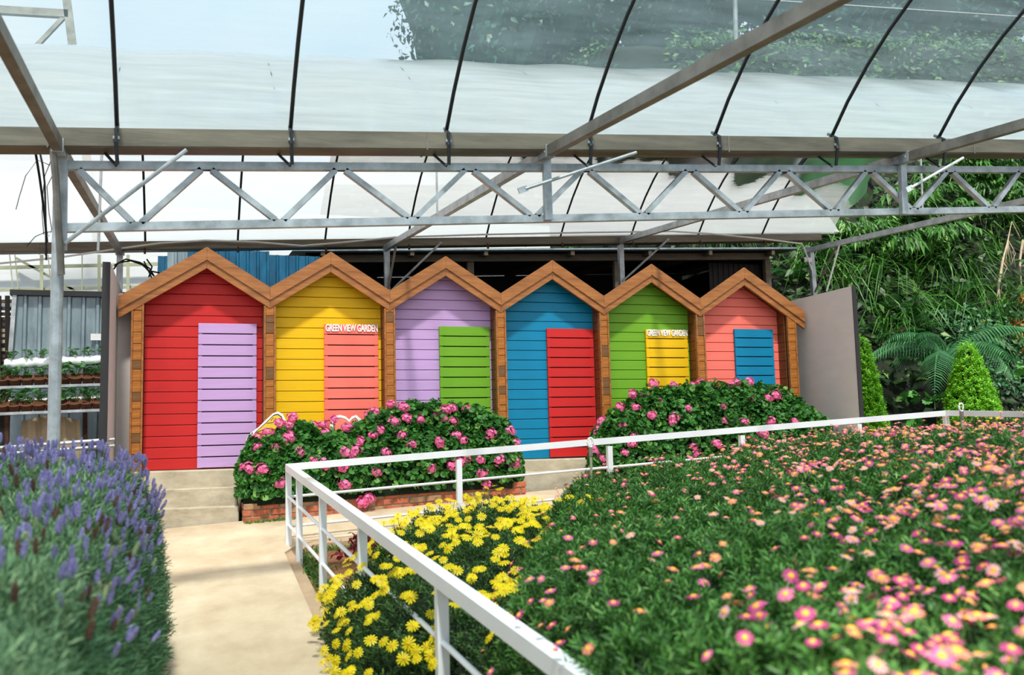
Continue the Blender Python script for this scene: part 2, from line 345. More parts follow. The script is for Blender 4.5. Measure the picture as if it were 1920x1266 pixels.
def t_daisy(npet=11, r_in=0.34, droop=0.12, stem=0.0):    # petals along the rim, disc in the middle; z up, radius 1
    vs, fs, mi = [], [], []
    for k in range(npet):
        a = 2 * math.pi * k / npet + random.uniform(-.06, .06); c, s_ = math.cos(a), math.sin(a); w = math.pi / npet * 0.92
        r1 = random.uniform(.92, 1.04); b = len(vs); dz = -droop * random.uniform(.5, 1.4)
        for rr, ww, z in ((r_in * .8, w * .5, 0.02), (r1 * .75, w * .78, dz * .5), (r1, w * .36, dz)):
            for sg in (-1, 1):
                t = a + sg * ww * (1 if rr > .5 else 1.6); vs.append((rr * math.cos(t), rr * math.sin(t), z))
        fs += [(b, b + 1, b + 3, b + 2), (b + 2, b + 3, b + 5, b + 4)]; mi += [0, 0]
    b = len(vs); n = 8
    for rr, z in ((r_in, 0.0), (r_in * .8, 0.13), (r_in * .3, 0.17)):
        vs += [(rr * math.cos(2 * math.pi * k / n), rr * math.sin(2 * math.pi * k / n), z) for k in range(n)]
    for j in range(2):
        fs += [(b + j * n + k, b + j * n + (k + 1) % n, b + (j + 1) * n + (k + 1) % n, b + (j + 1) * n + k) for k in range(n)]; mi += [1] * n
    fs += [(b + 2 * n, b + 2 * n + 1, b + 2 * n + 2, b + 2 * n + 3), (b + 2 * n, b + 2 * n + 3, b + 2 * n + 4, b + 2 * n + 7), (b + 2 * n + 4, b + 2 * n + 5, b + 2 * n + 6, b + 2 * n + 7)]; mi += [1] * 3
    if stem:
        b = len(vs)
        for z in (0, -stem): vs += [(0.05 * math.cos(t), 0.05 * math.sin(t), z) for t in (0, 2.1, 4.2)]
        fs += [(b + k, b + (k + 1) % 3, b + 3 + (k + 1) % 3, b + 3 + k) for k in range(3)]; mi += [2] * 3
    return np.array(vs), np.array(fs), np.array(mi)
def t_frond(n=24, L=1.0, w=0.30, arch=1.2, droop=0.35, seg=2):   # comb of pinnae on an arching rachis along +x / z
    parts = []; P = []
    for i in range(n + 1):
        t = i / n; a = arch * (0.9 - 1.7 * t)
        P.append((P[-1] + np.array([math.cos(a), 0, math.sin(a)]) * L / n) if P else np.zeros(3))
    for i in range(2, n + 1):
        t = i / n; ln = w * math.sin(math.pi * min(1, 0.12 + 0.9 * t)) ** 0.7 * (1.05 - 0.35 * t) + 0.01
        for sg in (-1, 1):
            d = np.array([0.45, sg * 1.0, -droop]); d /= np.linalg.norm(d); wv = np.array([1, 0, 0]) * L / n * 0.32
            b = P[i]; m_ = b + d * ln * .5 + (0, 0, .01); e = b + d * ln + np.array((0, 0, -droop * ln * .5))
            parts.append((np.array([b - wv * .8, b + wv * .8, m_ + wv, m_ - wv, e]), np.array([(0, 1, 2), (0, 2, 3), (3, 2, 4)])))
    for i in range(n):
        h = 0.008 * L * (1.3 - i / n); a, b = P[i], P[i + 1]
        v = np.array([a + (0, -h, 0), a + (0, h, 0), b + (0, h, 0), b + (0, -h, 0)]); parts.append((v, np.array([(0, 1, 2), (0, 2, 3)])))
    return merge(parts)

exec_order = 'structure, then things, small details last'
# ================================================================== GROUND, PATH, STEPS
def grid_mesh(name, xs, ys, zf, m, smooth=True):
    X, Y = np.meshgrid(xs, ys); Z = zf(X, Y); nx, ny = len(xs), len(ys)
    V = np.stack([X, Y, Z], -1).reshape(-1, 3); i = np.arange(nx * ny).reshape(ny, nx)
    Fc = np.stack([i[:-1, :-1], i[:-1, 1:], i[1:, 1:], i[1:, :-1]], -1).reshape(-1, 4)
    return np_mesh(name, V, Fc, m, smooth=smooth)
def y0hill(X): 
    t = np.clip((X - 10.6) / 1.4, 0, 1); t = t * t * (3 - 2 * t)
    return np.where(X > 12, 15.4 - 0.25 * (X - 12), 21.0 * (1 - t) + 15.4 * t)
def hz(X, Y):
    f = np.clip((X - 3.5) / 4.0, 0, 1); f = f * f * (3 - 2 * f)
    d = np.maximum(0, Y - y0hill(X)); h = np.minimum(d * 1.15, 12 + (d - 10.4) * 0.35)
    return gz(X, Y) - 0.07 + f * h + 0.12 * np.sin(X * 1.7) * np.sin(Y * 1.3) * np.clip(d, 0, 1)
g = link('ground', grid_mesh('ground', np.linspace(-14, 36, 101), np.linspace(-3, 46, 99), lambda X, Y: np.where(Y < 13.7, gz(X, Y) - 0.07, hz(X, Y)), M['soil']))
tag(g, kind='structure')
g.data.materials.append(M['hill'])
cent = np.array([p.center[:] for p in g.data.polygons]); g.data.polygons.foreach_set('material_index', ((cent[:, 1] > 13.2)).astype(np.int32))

def slab(name, pts, m, thick=0.2, lift=0.0, kind='structure'):
    """flat slab following the sloping ground; pts = outline in X,Y"""
    n = len(pts); b = MB()
    b.add([(x, y, gz(x, y) + lift) for x, y in pts] + [(x, y, gz(x, y) + lift - thick) for x, y in pts],
          [tuple(range(n)), tuple(range(2 * n - 1, n - 1, -1))] + [(i, i + n, (i + 1) % n + n, (i + 1) % n) for i in range(n)])
    return tag(b.build(name, m), kind=kind)
slab('path', [(-0.62, -1), (0.93, -1), (0.94, 6.5), (1.00, 10.6), (1.16, 10.95), (1.35, 11.10), (11.5, 11.10), (11.5, 12.95), (-0.62, 12.95)], M['concrete'])
slab('trim_kerb', [(0.93, -1), (1.06, -1), (1.07, 6.5), (1.11, 10.5), (1.24, 10.86), (1.40, 10.98), (11.5, 10.98), (11.5, 11.10), (1.35, 11.10), (1.16, 10.95), (1.00, 10.6), (0.94, 6.5)], M['kerb'], 0.15, -0.025)

steps = thing('concrete_steps', 'pale concrete steps rising to the red hut beside the lavender hedge', 'steps', (0.0, 13.2, 0.5))
for k, (zt, y0_) in enumerate(((0.765, 13.02), (0.995, 13.27))):
    MB().bbox((-0.80, y0_, 0.42), (0.66, 13.62, zt), 0.012).build('step', M['step'], steps)
tag(MB().bbox((-0.85, 13.50, 0.3), (9.70, 14.9, 1.222), 0.015).build('trim_foundation', M['step']), kind='structure')
st2 = thing('concrete_step', 'low concrete step in front of the blue hut between the two planters', 'steps', (5.2, 13.3, 0.7))
MB().bbox((4.45, 13.22, 0.45), (5.95, 13.50, 1.055), 0.012).build('step', M['step'], st2)

# ================================================================== SIDE WALLS
def side_wall(name, x0, x1, y0_, y1_, zt):
    w = tag(MB().box((x0, y0_ + 0.012, 0.3), (x1, y1_, zt)).build(name, M['wall_grey']), kind='structure')
    MB().box((x0 - 0.002, y0_, 0.3), (x1 + 0.002, y0_ + 0.012, zt)).build('edge_strip', M['wall_black'], w)['label'] = 'black painted front edge'
    return w
wl = side_wall('wall_left', -0.955, -0.87, 12.45, 14.9, 3.75)
wr = side_wall('wall_right', 9.72, 9.79, 12.43, 15.0, 3.75)
for w_, xa in ((wl, -0.9), (wr, 9.75)): pass
tag(MB().box((-0.87, 13.95, 1.2), (-0.50, 14.0, 3.6)).build('trim_grey_panel', M['wall_grey']), kind='structure')

# ================================================================== BEACH HUTS
P = 1.663; YF = 13.60; YS = 13.885; YP = 13.632; ZB = 1.225
pk = at(386, 463, YF); va = at(505.8, 538.5, YF)
X0 = 0.2555; ZP = float(pk[2]); SL = (ZP - float(va[2])) / (P / 2)
FH = 0.178; LH = 0.105                          # fascia and lower board heights
hut_cols = [('red', 'lilac', 'red'), ('yellow', 'coral', 'yellow'), ('lilac', 'green', 'lilac'), ('blue', 'red', 'blue'), ('green', 'yellow', 'green'), ('coral', 'blue', 'coral')]
hut_names = ['red hut with a lilac slatted door above the concrete steps', 'yellow hut with a coral slatted door carrying white lettering', 'lilac hut with a green slatted door behind the geraniums',
             'blue hut with a red slatted door, base visible between the planters', 'green hut with a yellow slatted door carrying white lettering', 'coral hut with a blue slatted door at the far end of the row']
door_px = [(372, 605, 481), (607, 607, 708), (822, 611, 916), (1023, 615, 1110), (1208, 617, 1286), (1374, 616, 1446)]

def text_mesh(s, width, height, m):
    cu = bpy.data.curves.new('lettering', 'FONT'); cu.body = s; cu.extrude = 0.08; cu.offset = 0.022; cu.align_x = 'CENTER'; cu.space_character = 0.95
    ob = bpy.data.objects.new('lettering', cu); COL.objects.link(ob)
    dg = bpy.context.evaluated_depsgraph_get(); me = bpy.data.meshes.new_from_object(ob.evaluated_get(dg)); bpy.data.objects.remove(ob)
    n = len(me.vertices); a = np.empty(n * 3, np.float32); me.vertices.foreach_get('co', a); a = a.reshape(-1, 3)
    mn, mx = a.min(0), a.max(0); a = (a - (mn + mx) / 2) / (mx - mn) * (width, height, 0.012)
    b = np.stack([a[:, 0], -a[:, 2], a[:, 1]], 1)
    me.vertices.foreach_set('co', np.ascontiguousarray(b, np.float32).ravel()); me.materials.clear(); me.materials.append(m); me.update(); return me

block_cache = {}
def block_mesh(w, d, h, m):
    k = (round(w, 3), round(d, 3), round(h, 3), m.name)
    if k not in block_cache: block_cache[k] = MB().bbox((-w / 2, -d / 2, -h / 2), (w / 2, d / 2, h / 2), 0.004).mesh('wood_block', m)
    return block_cache[k]

def post(parent, xc, ztop, w=0.158):
    p = MB().box((xc - w / 2 + 0.004, YP + 0.014, 1.20), (xc + w / 2 - 0.004, YS + 0.02, ztop)).build('post', M['wood_brown'], parent)
    for sg in (-1, 1):
        sw = 0.026; xs_ = xc + sg * (w / 2 - sw / 2)
        MB().bbox((xs_ - sw / 2, YP - 0.006, 1.20), (xs_ + sw / 2, YP + 0.05, ztop), 0.003).build('corner_strip', M['wood'], p)
    z = 1.20
    while z < ztop - 0.04:
        h = random.choice((0.10, 0.12, 0.145, 0.15, 0.155, 0.17)); h = min(h, ztop - z)
        m = M['wood_block_dark'] if random.random() < 0.22 else M['wood_block']
        dy = random.uniform(-0.003, 0.005)
        link('wood_block', block_mesh(w - 0.054, 0.03, h - 0.006, m), p, (xc, YP + 0.015 + dy, z + h / 2)); z += h
    return p

def hut(i):
    xc = X0 + P * i; body, dcol, _ = hut_cols[i]
    h = thing('beach_hut', hut_names[i], 'hut', (xc, YS, ZB), 'row of painted beach huts')
    xl = xc - P / 2; xr = xc + P / 2
    # backing behind the boards
    zt = ZP - FH - 0.02
    poly = [(xl + 0.02, ZB), (xr - 0.02, ZB), (xr - 0.02, zt - SL * (P / 2 - 0.02)), (xc, zt), (xl + 0.02, zt - SL * (P / 2 - 0.02))]
    MB().prism(poly, YS + 0.024, YS + 0.06).build('back_panel', M['dark'], h)
    bh = 0.1484; z = ZB + 0.004; k = 0
    while z < zt - 0.03:
        z1 = min(z + bh - 0.007, zt - 0.005)
        def hw(zz): return max(0.004, min(P / 2 - 0.05, (zt - zz) / SL))
        a, b = hw(z), hw(z1)
        pl = [(xc - a, z), (xc + a, z), (xc + b, z1), (xc - b, z1)]
        if a > b + 1e-4 and a >= P / 2 - 0.051:
            zk = zt - (P / 2 - 0.05) * SL; pl = [(xc - a, z), (xc + a, z), (xc + a, zk), (xc + b, z1), (xc - b, z1), (xc - a, zk)]
        mb = MB(); n = len(pl); cx_, cz_ = xc, (z + z1) / 2
        inner = [(cx_ + (x - cx_) * 1.0, zz + (0.006 if zz < cz_ else -0.006) if abs(zz - z) < 1e-6 or abs(zz - z1) < 1e-6 else zz) for x, zz in pl]
        mb.add([(x, YS, zz) for x, zz in inner] + [(x, YS + 0.006, zz) for x, zz in pl] + [(x, YS + 0.022, zz) for x, zz in pl],
               [tuple(range(n))] + [(q * n + j, q * n + (j + 1) % n, (q + 1) * n + (j + 1) % n, (q + 1) * n + j) for q in (0, 1) for j in range(n)] + [tuple(range(3 * n - 1, 2 * n - 1, -1))])
        mb.build('siding_board', M[body], h); z += bh; k += 1
    # roof: fascia boards, lower boards, panels behind
    for sg in (-1, 1):
        ext = P / 2
        if (i == 0 and sg < 0): ext = 1.103
        if (i == 5 and sg > 0): ext = 1.10
        xe = xc + sg * ext; ze = ZP - SL * ext; g_ = 0.0015 * sg
        MB().prism([(xc + g_, ZP), (xe - g_, ze), (xe - g_, ze - FH), (xc + g_, ZP - FH)], YF, YF + 0.04).build('fascia_board', M['wood'], h)
        zl = FH + 0.004
        MB().prism([(xc + g_, ZP - zl), (xe - g_, ze - zl), (xe - g_, ze - zl - LH), (xc + g_, ZP - zl - LH)], YF + 0.02, YF + 0.07).build('lower_board', M['wood'], h)
        MB().prism([(xc, ZP - 0.11), (xe, ze - 0.11), (xe, ze - 0.19), (xc, ZP - 0.19)], YF + 0.045, YF + 0.42).build('roof_panel', M['wood_brown'], h)
    # right-hand cheek boards seen from the camera side
    if True:
        xk = xr - 0.085; z = ZB
        top = ZP - SL * (P / 2) - 0.10
        while z < top - 0.03:
            z1 = min(z + 0.148, top)
            MB().bbox((xk, YP + 0.052, z + 0.003), (xk + 0.012, YS - 0.001, z1 - 0.003), 0.002).build('cheek_board', M['wood_brown'], h); z += 0.148
    ztp = ZP - SL * (P / 2) - FH - LH + 0.03
    post(h, xl if i else -0.600 * 1.012, ztp if i else ztp + 0.08)
    if i == 5: post(h, 9.43, ztp + 0.06, 0.165)
    # slatted door
    xa = float(at(door_px[i][0], door_px[i][1], YS)[0]); xb = float(at(door_px[i][2], door_px[i][1], YS)[0]); zt_d = float(at(door_px[i][0], door_px[i][1], YS - 0.04)[2])
    d = MB()
    for x0_, x1_ in ((xa + 0.004, xa + 0.05), (xb - 0.05, xb - 0.004)): d.box((x0_, YS - 0.028, ZB + 0.012), (x1_, YS - 0.002, zt_d - 0.01))
    d.box((xa + 0.05, YS - 0.008, ZB + 0.012), (xb - 0.05, YS - 0.003, zt_d - 0.01), 1)
    door = d.build('door', [M[dcol], M['dark']], h)
    n = 13; ph = (zt_d - ZB - 0.01) / n
    sm = MB().bbox((xa, YS - 0.046, -ph / 2 + 0.008), (xb, YS - 0.024, ph / 2 - 0.008), 0.003).mesh('slat', M[dcol], ((xa + xb) / 2, YS - 0.035, 0))
    for q in range(n):
        link('slat', sm, door, ((xa + xb) / 2, YS - 0.035, ZB + 0.01 + ph * (q + 0.5)))
    if i in (1, 4):
        L_ = link('lettering', text_mesh('GREEN VIEW GARDEN', (xb - xa) * 0.965, 0.104, M['letter']), door, ((xa + xb) / 2 + 0.005, YS - 0.054, zt_d - 0.058))
        L_['label'] = 'raised white capitals along the door top'
for i in range(6): hut(i)

# ================================================================== GREENHOUSE FRAME
def zg1(X): 
    a, b = at(100, 265, 7.9), at(1850, 280, 7.9); return a[2] + (b[2] - a[2]) * (X - a[0]) / (b[0] - a[0])
def zg2(X):
    a, b = at(60, 466, 15.0), at(1480, 447, 15.0); return a[2] + (b[2] - a[2]) * (X - a[0]) / (b[0] - a[0])
def gutter(name, Y, zf, x0_, x1_, h, w, label):
    t = thing(name, label, 'gutter', (x0_, Y, zf(x0_)))
    b = MB(); n = 12
    prof = [(-w / 2, h / 2), (-w / 2, -h / 2 + .01), (-w / 2 + .01, -h / 2), (w / 2 - .01, -h / 2), (w / 2, -h / 2 + .01), (w / 2, h / 2), (w / 2 - .006, h / 2), (w / 2 - .006, -h / 2 + .012), (-w / 2 + .006, -h / 2 + .012), (-w / 2 + .006, h / 2)]
    vs = [(x, Y + a, zf(x) + c) for x in (x0_, x1_) for a, c in prof]; k = len(prof)
    b.add(vs, [(j, (j + 1) % k, k + (j + 1) % k, k + j) for j in range(k)] + [tuple(range(k)), tuple(range(2 * k - 1, k - 1, -1))])
    b.build('channel', M['gutter'], t)
    for x in np.arange(x0_ + 1.1, x1_, 2.9):
        MB().box((x, Y - w / 2 - .004, zf(x) - h / 2 - .004), (x + .012, Y + w / 2 + .004, zf(x) + h / 2)).build('joint_strap', M['steel_dark'], t)
gutter('roof_gutter', 7.9, zg1, -5.0, 13.0, 0.15, 0.22, 'weathered steel gutter beam spanning the picture above the lattice truss')
gutter('roof_gutter', 15.0, zg2, -6.0, 11.05, 0.13, 0.2, 'far steel gutter beam running behind the hut roof peaks')

# lattice truss
tr = thing('lattice_truss', 'galvanised zigzag lattice truss hung below the near gutter', 'truss', at(122, 428, 8.0))
tp0, tp1 = at(125, 311, 8.0), at(1918, 319, 8.0); bt0, bt1 = at(122, 428, 8.0), at(1918, 393, 8.0)
def lerpX(a, b, X): return a + (b - a) * ((X - a[0]) / (b[0] - a[0]))
XR = 12.6
MB().beam(tp0, lerpX(tp0, tp1, XR), 0.06, 0.065).build('top_chord', M['steel'], tr)
MB().beam(bt0, lerpX(bt0, bt1, XR), 0.06, 0.065).build('bottom_chord', M['steel'], tr)
tops = [387, 638, 879, 1097, 1292, 1467, 1627, 1778, 1913]; bots = [257, 524, 772, 1000, 1205, 1391, 1562, 1711, 1858]
def on(a, b, px):
    x = (at(px, a, 8.0))[0]; return x
tX = [at(px, 315, 8.0)[0] for px in tops]; bX = [at(px, 408, 8.0)[0] for px in bots]
sq = [(float(tp0[0]) + 0.05, bX[0])]
for k in range(9):
    sq.append((tX[k], bX[k]));
    if k < 8: sq.append((tX[k], bX[k + 1]))
for xt, xb in sq:
    a = lerpX(tp0, tp1, xt) + (0.04 if xb > xt else -0.04, 0, -0.03); b = lerpX(bt0, bt1, xb) + (-0.03 if xb > xt else 0.03, 0, 0.03)
    MB().beam(a, b, 0.045, 0.06, (0, 1, 0)).build('web_bar', M['steel'], tr)
for x in tX: 
    c = lerpX(tp0, tp1, x); MB().box((x - .07, 7.985, c[2] - .036), (x + .07, 8.015, c[2] - .03)).build('weld_plate', M['rust'], tr)
for x in bX:
    c = lerpX(bt0, bt1, x); MB().box((x - .07, 7.985, c[2] + .031), (x + .07, 8.015, c[2] + .038)).build('weld_plate', M['rust'], tr)
for px, y0_, y1_ in ((1024, 288, 413), (1691, 302, 402)):
    MB().beam(at(px, y0_, 7.94), at(px + 4, y1_, 7.94), 0.07, 0.05, (0, 1, 0)).build('stub_post', M['steel'], tr)
# columns
def column(name, p, q, r, label, square=False, group=None):
    t = thing(name, label, 'column', q)
    if square: MB().beam(p, q, r * 2, r * 2, (0, 1, 0)).build('shaft', M['steel'], t)
    else: MB().tube([p, q], r, 12).build('shaft', M['steel'], t)
    return t
cA = at(113, 285, 8.0); cb = at(104, 832, 8.0); cb2 = cb + (cb - cA) * ((cb[2] - 0.1) / (cA[2] - cb[2]))
t = column('steel_column', cA, (cb[0] - .01, 8.0, -0.05), 0.045, 'tall galvanised steel column rising from the lavender at left')
MB().beam(at(118, 285, 7.97), at(116, 470, 7.97), 0.07, 0.04, (0, 1, 0)).build('angle_plate', M['steel'], t)
for px, label in ((725, 'galvanised post behind the valley between yellow and lilac huts'), (1163, 'galvanised post behind the valley beside the green hut'), (1520, 'leaning galvanised post above the grey right wall'), (225, 'galvanised post behind the left grey wall carrying black cables')):
    a = at(px, {725: 460, 1163: 452, 1520: 470, 225: 474}[px], 15.0)
    t = column('steel_post', a, (a[0] + (0.1 if px == 1520 else 0), 15.0, 0.6), 0.042, label, True)
    MB().box((a[0] - .06, 14.94, a[2] - .03), (a[0] + .06, 15.06, a[2] + .01)).build('cap_plate', M['steel'], t)
# tie beams (from near gutter towards us, and from near gutter back to the far gutter)
def tie(p, q, label, m='steel_dark', w=0.07, h=0.09):
    t = thing('tie_beam', label, 'beam', q)
    MB().beam(p, q, w, h).build('bar', M[m], t)
    d = (np.array(q) - p); d /= np.linalg.norm(d); c = np.array(p) + d * 0.03
    MB().beam(c - d * .1, c + d * .1, w + .014, h + .014).build('sleeve', M['steel'], t)
    for s_ in (-.06, 0.0, .06): MB().box(c + d * s_ + (-w / 2 - .014, -.012, -.012), c + d * s_ + (-w / 2 - .006, .012, .012)).build('bolt', M['steel'], t)
xs3 = [-0.96, 3.05, 6.96, 10.95]
g1p = [at(112, 280, 7.9), at(1022, 288, 7.9), at(1690, 298, 7.9), None]
g1p[3] = np.array([10.95, 7.9, lerpX(g1p[1], g1p[2], 10.95)[2]])
g2p = [at(225, 472, 14.95), at(722, 466, 14.95), at(1163, 452, 14.95), at(1512, 470, 14.95)]
tie(g1p[0], g2p[0], 'diagonal tie beam sloping down from the left column to the red hut'); tie(g1p[1], g2p[1], 'tie beam receding from the truss middle stub to the post by the lilac hut', 'steel')
tie(g1p[2], g2p[2], 'tie beam receding from the truss right stub to the post by the green hut', 'steel'); tie(g1p[3], g2p[3], 'tie beam crossing the green hillside towards the leaning post', 'steel')
def nearend(px, py, X): return atX(px, py, X)
for k, (px, py, lb) in enumerate(((0, 66, 'dark tie beam entering at the upper left above the left column'), (1562, -4, 'long tie beam climbing to the top edge above the truss middle'), (1920, 233, 'tie beam leaving at the right edge above the truss right stub'))):
    e = nearend(px, py, xs3[k]); d = e - g1p[k]; e2 = g1p[k] + d * 2.2
    tie(g1p[k], e2, lb, 'steel_dark', 0.07, 0.09)
# arched hoops and film
SAG = 1.6
def arch(Y0, Z0, Y1, Z1, t):
    hw_ = 0.5; Rr = (3.5 ** 2 + SAG ** 2) / (2 * SAG); d = 7.0 * t
    h = math.sqrt(max(0, Rr * Rr - (3.5 - d) ** 2)) - (Rr - SAG)
    return np.array([Y0 + (Y1 - Y0) * t, Z0 + (Z1 - Z0) * t + h])
def archA(X, t):
    a = arch(7.9, zg1(X) + 0.05, 0.9, zg1(X) - 0.52, t); return (X, a[0], a[1])
def archB(X, t):
    a = arch(8.0, zg1(X) + 0.05, 15.0, zg2(X) + 0.05, t); return (X, a[0], a[1])
ordn = ['first', 'second', 'third', 'fourth', 'fifth', 'sixth', 'seventh', 'eighth', 'ninth', 'tenth', 'eleventh']
ka = 0
for k in range(-1, 9):
    X = -0.52 + 1.305 * k
    t = thing('roof_hoop', '%s dark hoop from the left arching overhead from the near gutter' % ordn[k + 1], 'hoop', (X, 7.9, zg1(X)), 'hoops of the overhead roof bay')
    b = MB().tube([archA(X, q / 22) for q in range(23)], 0.017, 8).build('arch', M['hoop'], t, smooth=True)
    z = zg1(X)
    MB().tube([(X, 7.90, z + .14), (X, 7.772, z + .06), (X, 7.765, z - .04), (X + .01, 7.82, z - .20)], 0.016, 6).build('foot', M['hoop'], t)
    MB().tube([(X - .09, 7.95, z - .08), (X, 7.86, z - .20)], 0.012, 6).build('strut', M['hoop'], t)
    MB().box((X - .024, 7.775, z - .015), (X + .024, 7.80, z + .008)).build('clip', M['steel'], t)
for k in range(-2, 9):
    X = -0.58 + 1.302 * k
    t = thing('roof_hoop', '%s slim hoop from the left descending to the far gutter' % ordn[k + 2], 'hoop', (X, 15.0, zg2(X)), 'hoops of the farther roof bay')
    MB().tube([archB(X, q / 22) for q in range(23)], 0.016, 8).build('arch', M['hoop'], t, smooth=True)
    z = zg2(X); MB().tube([(X, 14.96, z + .08), (X, 14.88, z - .12)], 0.018, 6).build('foot', M['rust'], t)
def film(name, af, x0_, x1_, m, label, nx=60, nt_=44, edge=None):
    V = []
    for j in range(nt_ + 1):
        t = j / nt_
        for i in range(nx + 1):
            xe = x1_ if edge is None else edge(t); X = x0_ + (xe - x0_) * i / nx
            p = np.array(af(X, t)); s_ = math.sin(math.pi * t)
            p[2] += 0.028 + 0.012 * math.sin(X * 2 * math.pi / 1.305 + 0.7) * min(1, s_ * 3) + 0.006 * math.sin(9 * X + 31 * t) * s_
            V.append(p)
    i = np.arange((nx + 1) * (nt_ + 1)).reshape(nt_ + 1, nx + 1)
    Fc = np.stack([i[:-1, :-1], i[:-1, 1:], i[1:, 1:], i[1:, :-1]], -1).reshape(-1, 4)
    return tag(link(name, np_mesh(name, np.array(V), Fc, m, smooth=True)), label, 'plastic film')
film('roof_film', archA, -6, 13.2, M['film_near'], 'clear plastic roof film arching over the foreground', 120)
def archC(X, t):
    a = arch(15.1, zg2(X) + 0.10, 21.6, zg2(X) + 1.05, t); return (X, a[0], a[1])
film('roof_film', lambda X, t: archC(X, t * .70), -7, 11.6, M['film_far'], 'milky roof film of the third bay beyond the far gutter', 100, 30)
film('roof_film', archB, -7, 11.2, M['film_far'], 'milky plastic roof film over the huts with a torn right edge', 140, 60, lambda t: 11.45 + 0.10 * math.sin(t * 23) + 0.08 * math.sin(t * 57))
t = thing('film_seam_wire', 'thin wire running across the overhead roof film', 'wire', (-5, 7, 5))
MB().tube([np.array(archA(X, 0.165)) + (0, 0, 0.004) for X in np.linspace(-5, 13, 40)], 0.004, 5).build('wire', M['pvc'], t)
# brace rods and hangers
def rod(name, pts, r, label, m='steel', flat=None, cat='brace'):
    t = thing(name, label, cat, pts[-1]); MB().tube(pts, r, 8).build('tube', M[m], t)
    if flat is not None:
        p, q = np.array(pts[-2]), np.array(pts[-1]); d = (q - p) / np.linalg.norm(q - p)
        MB().beam(q - d * .02, q + d * .07, .012, .05, (0, 0, 1)).build('flat_end', M[m], t)
rod('brace_rod', [at(350, 281, 7.78), at(122, 456, 7.9)], 0.017, 'slim brace rod slanting across the left end of the truss')
rod('brace_rod', [at(1193, 286, 7.78), at(985, 354, 7.7)], 0.015, 'loose brace rod with a flattened end near the truss middle', flat=1)
rod('brace_rod', [at(1806, 296, 7.78), at(1708, 352, 7.7)], 0.014, 'pale loose brace pole near the right end of the truss', 'pvc', flat=1)
rod('flat_brace', [at(94, 228, 7.8), at(104, 330, 7.85), at(115, 515, 7.92)], 0.026, 'dark flat brace clamped beside the left steel column', 'steel_dark')
rod('hanger_rod', [at(191, 284, 9.5), at(184, 470, 9.5)], 0.012, 'thin hanger rod hanging right of the left column')
rod('hanger_rod', [at(818, 286, 9.5), at(820, 402, 9.5)], 0.010, 'thin hanger rod beside the middle of the truss')
rod('hanger_rod', [at(1726, 286, 9.5), at(1730, 392, 9.5)], 0.012, 'thin hanger rod in front of the green hillside')
rod('hanger_rod', [at(1377, -60, 6.0), at(1380, 78, 6.0)], 0.017, 'short hanger rod joining the long tie beam near the top edge')
rod('brace_rod', [at(745, 446, 14.8), at(728, 542, 14.9)], 0.02, 'thin rusty strut beside the post between yellow and lilac huts', 'steel_dark')
rod('brace_rod', [at(828, 454, 14.85), at(733, 546, 14.9)], 0.018, 'slanting strut above the left slope of the lilac hut')
rod('brace_rod', [at(1254, 448, 14.85), at(1168, 527, 14.9)], 0.018, 'slanting strut above the left slope of the green hut')
rod('brace_rod', [at(1568, 462, 14.2), at(1528, 548, 14.9)], 0.017, 'darker strut crossing behind the leaning right post', 'steel_dark')
rod('brace_rod', [at(1575, 456, 14.0), at(1550, 546, 14.4)], 0.016, 'pale thin strut right of the leaning post', 'pvc')
rod('white_conduit', [at(x, y, 14.7) for x, y in ((-60, 498), (0, 494), (110, 483), (220, 467), (300, 456), (385, 451), (480, 454), (567, 461), (640, 455), (740, 445), (900, 440), (1100, 436), (1260, 434), (1330, 438), (1430, 448), (1503, 457), (1508, 466), (1522, 506))], 0.014, 'white plastic conduit hanging in shallow swags below the far gutter', 'pvc', cat='conduit')
# security camera on the leaning post
sc_ = thing('security_camera', 'small white dome camera clamped to the leaning right post', 'camera', at(1513, 488, 14.75))
c = at(1513, 488, 14.75)
MB().tube([c + (-.1, -.02, 0), c + (.03, 0, .01)], 0.045, 12).build('housing', M['pvc'], sc_, smooth=True)
MB().tube([c + (-.125, -.03, 0), c + (-.1, -.02, 0)], [0.025, 0.045], 12).build('lens', M['black'], sc_)
MB().box(c + (.0, -.01, -.03), c + (.10, .02, .05)).build('bracket', M['pvc'], sc_)
# black cables by the left wall
cb_ = thing('cable_bundle', 'tangle of black cables looping from the post behind the left wall', 'cable', at(285, 500, 14.8))
for k, pts in enumerate((((213, 505), (222, 493), (245, 489), (268, 497), (282, 512), (292, 520)), ((214, 498), (236, 486), (262, 492), (280, 503), (288, 516)), ((270, 490), (276, 503), (282, 516), (286, 524)), ((268, 498), (280, 508), (300, 512)), ((275, 486), (285, 500), (279, 520)))):
    MB().tube([at(x, y, 14.78 - .02 * k) for x, y in pts], 0.012, 6).build('cable', M['black'], cb_)
cb2_ = thing('wire_tangle', 'loose black wires dangling left of the steel column', 'cable', at(84, 430, 8.3))
for k, pts in enumerate((((74, 282), (80, 310), (84, 345), (85, 380), (86, 430), (87, 488)), ((96, 300), (84, 330), (80, 370), (79, 400), (82, 440)), ((94, 310), (70, 300), (48, 330), (36, 370), (30, 393)), ((98, 330), (88, 350), (92, 400), (97, 430), (92, 444), (86, 430)), ((50, 462), (66, 444), (84, 436), (102, 434)))):
    MB().tube([at(x, y, 8.25) for x, y in pts], 0.008 if k == 0 else 0.0035, 5).build('wire', M['black'], cb2_)

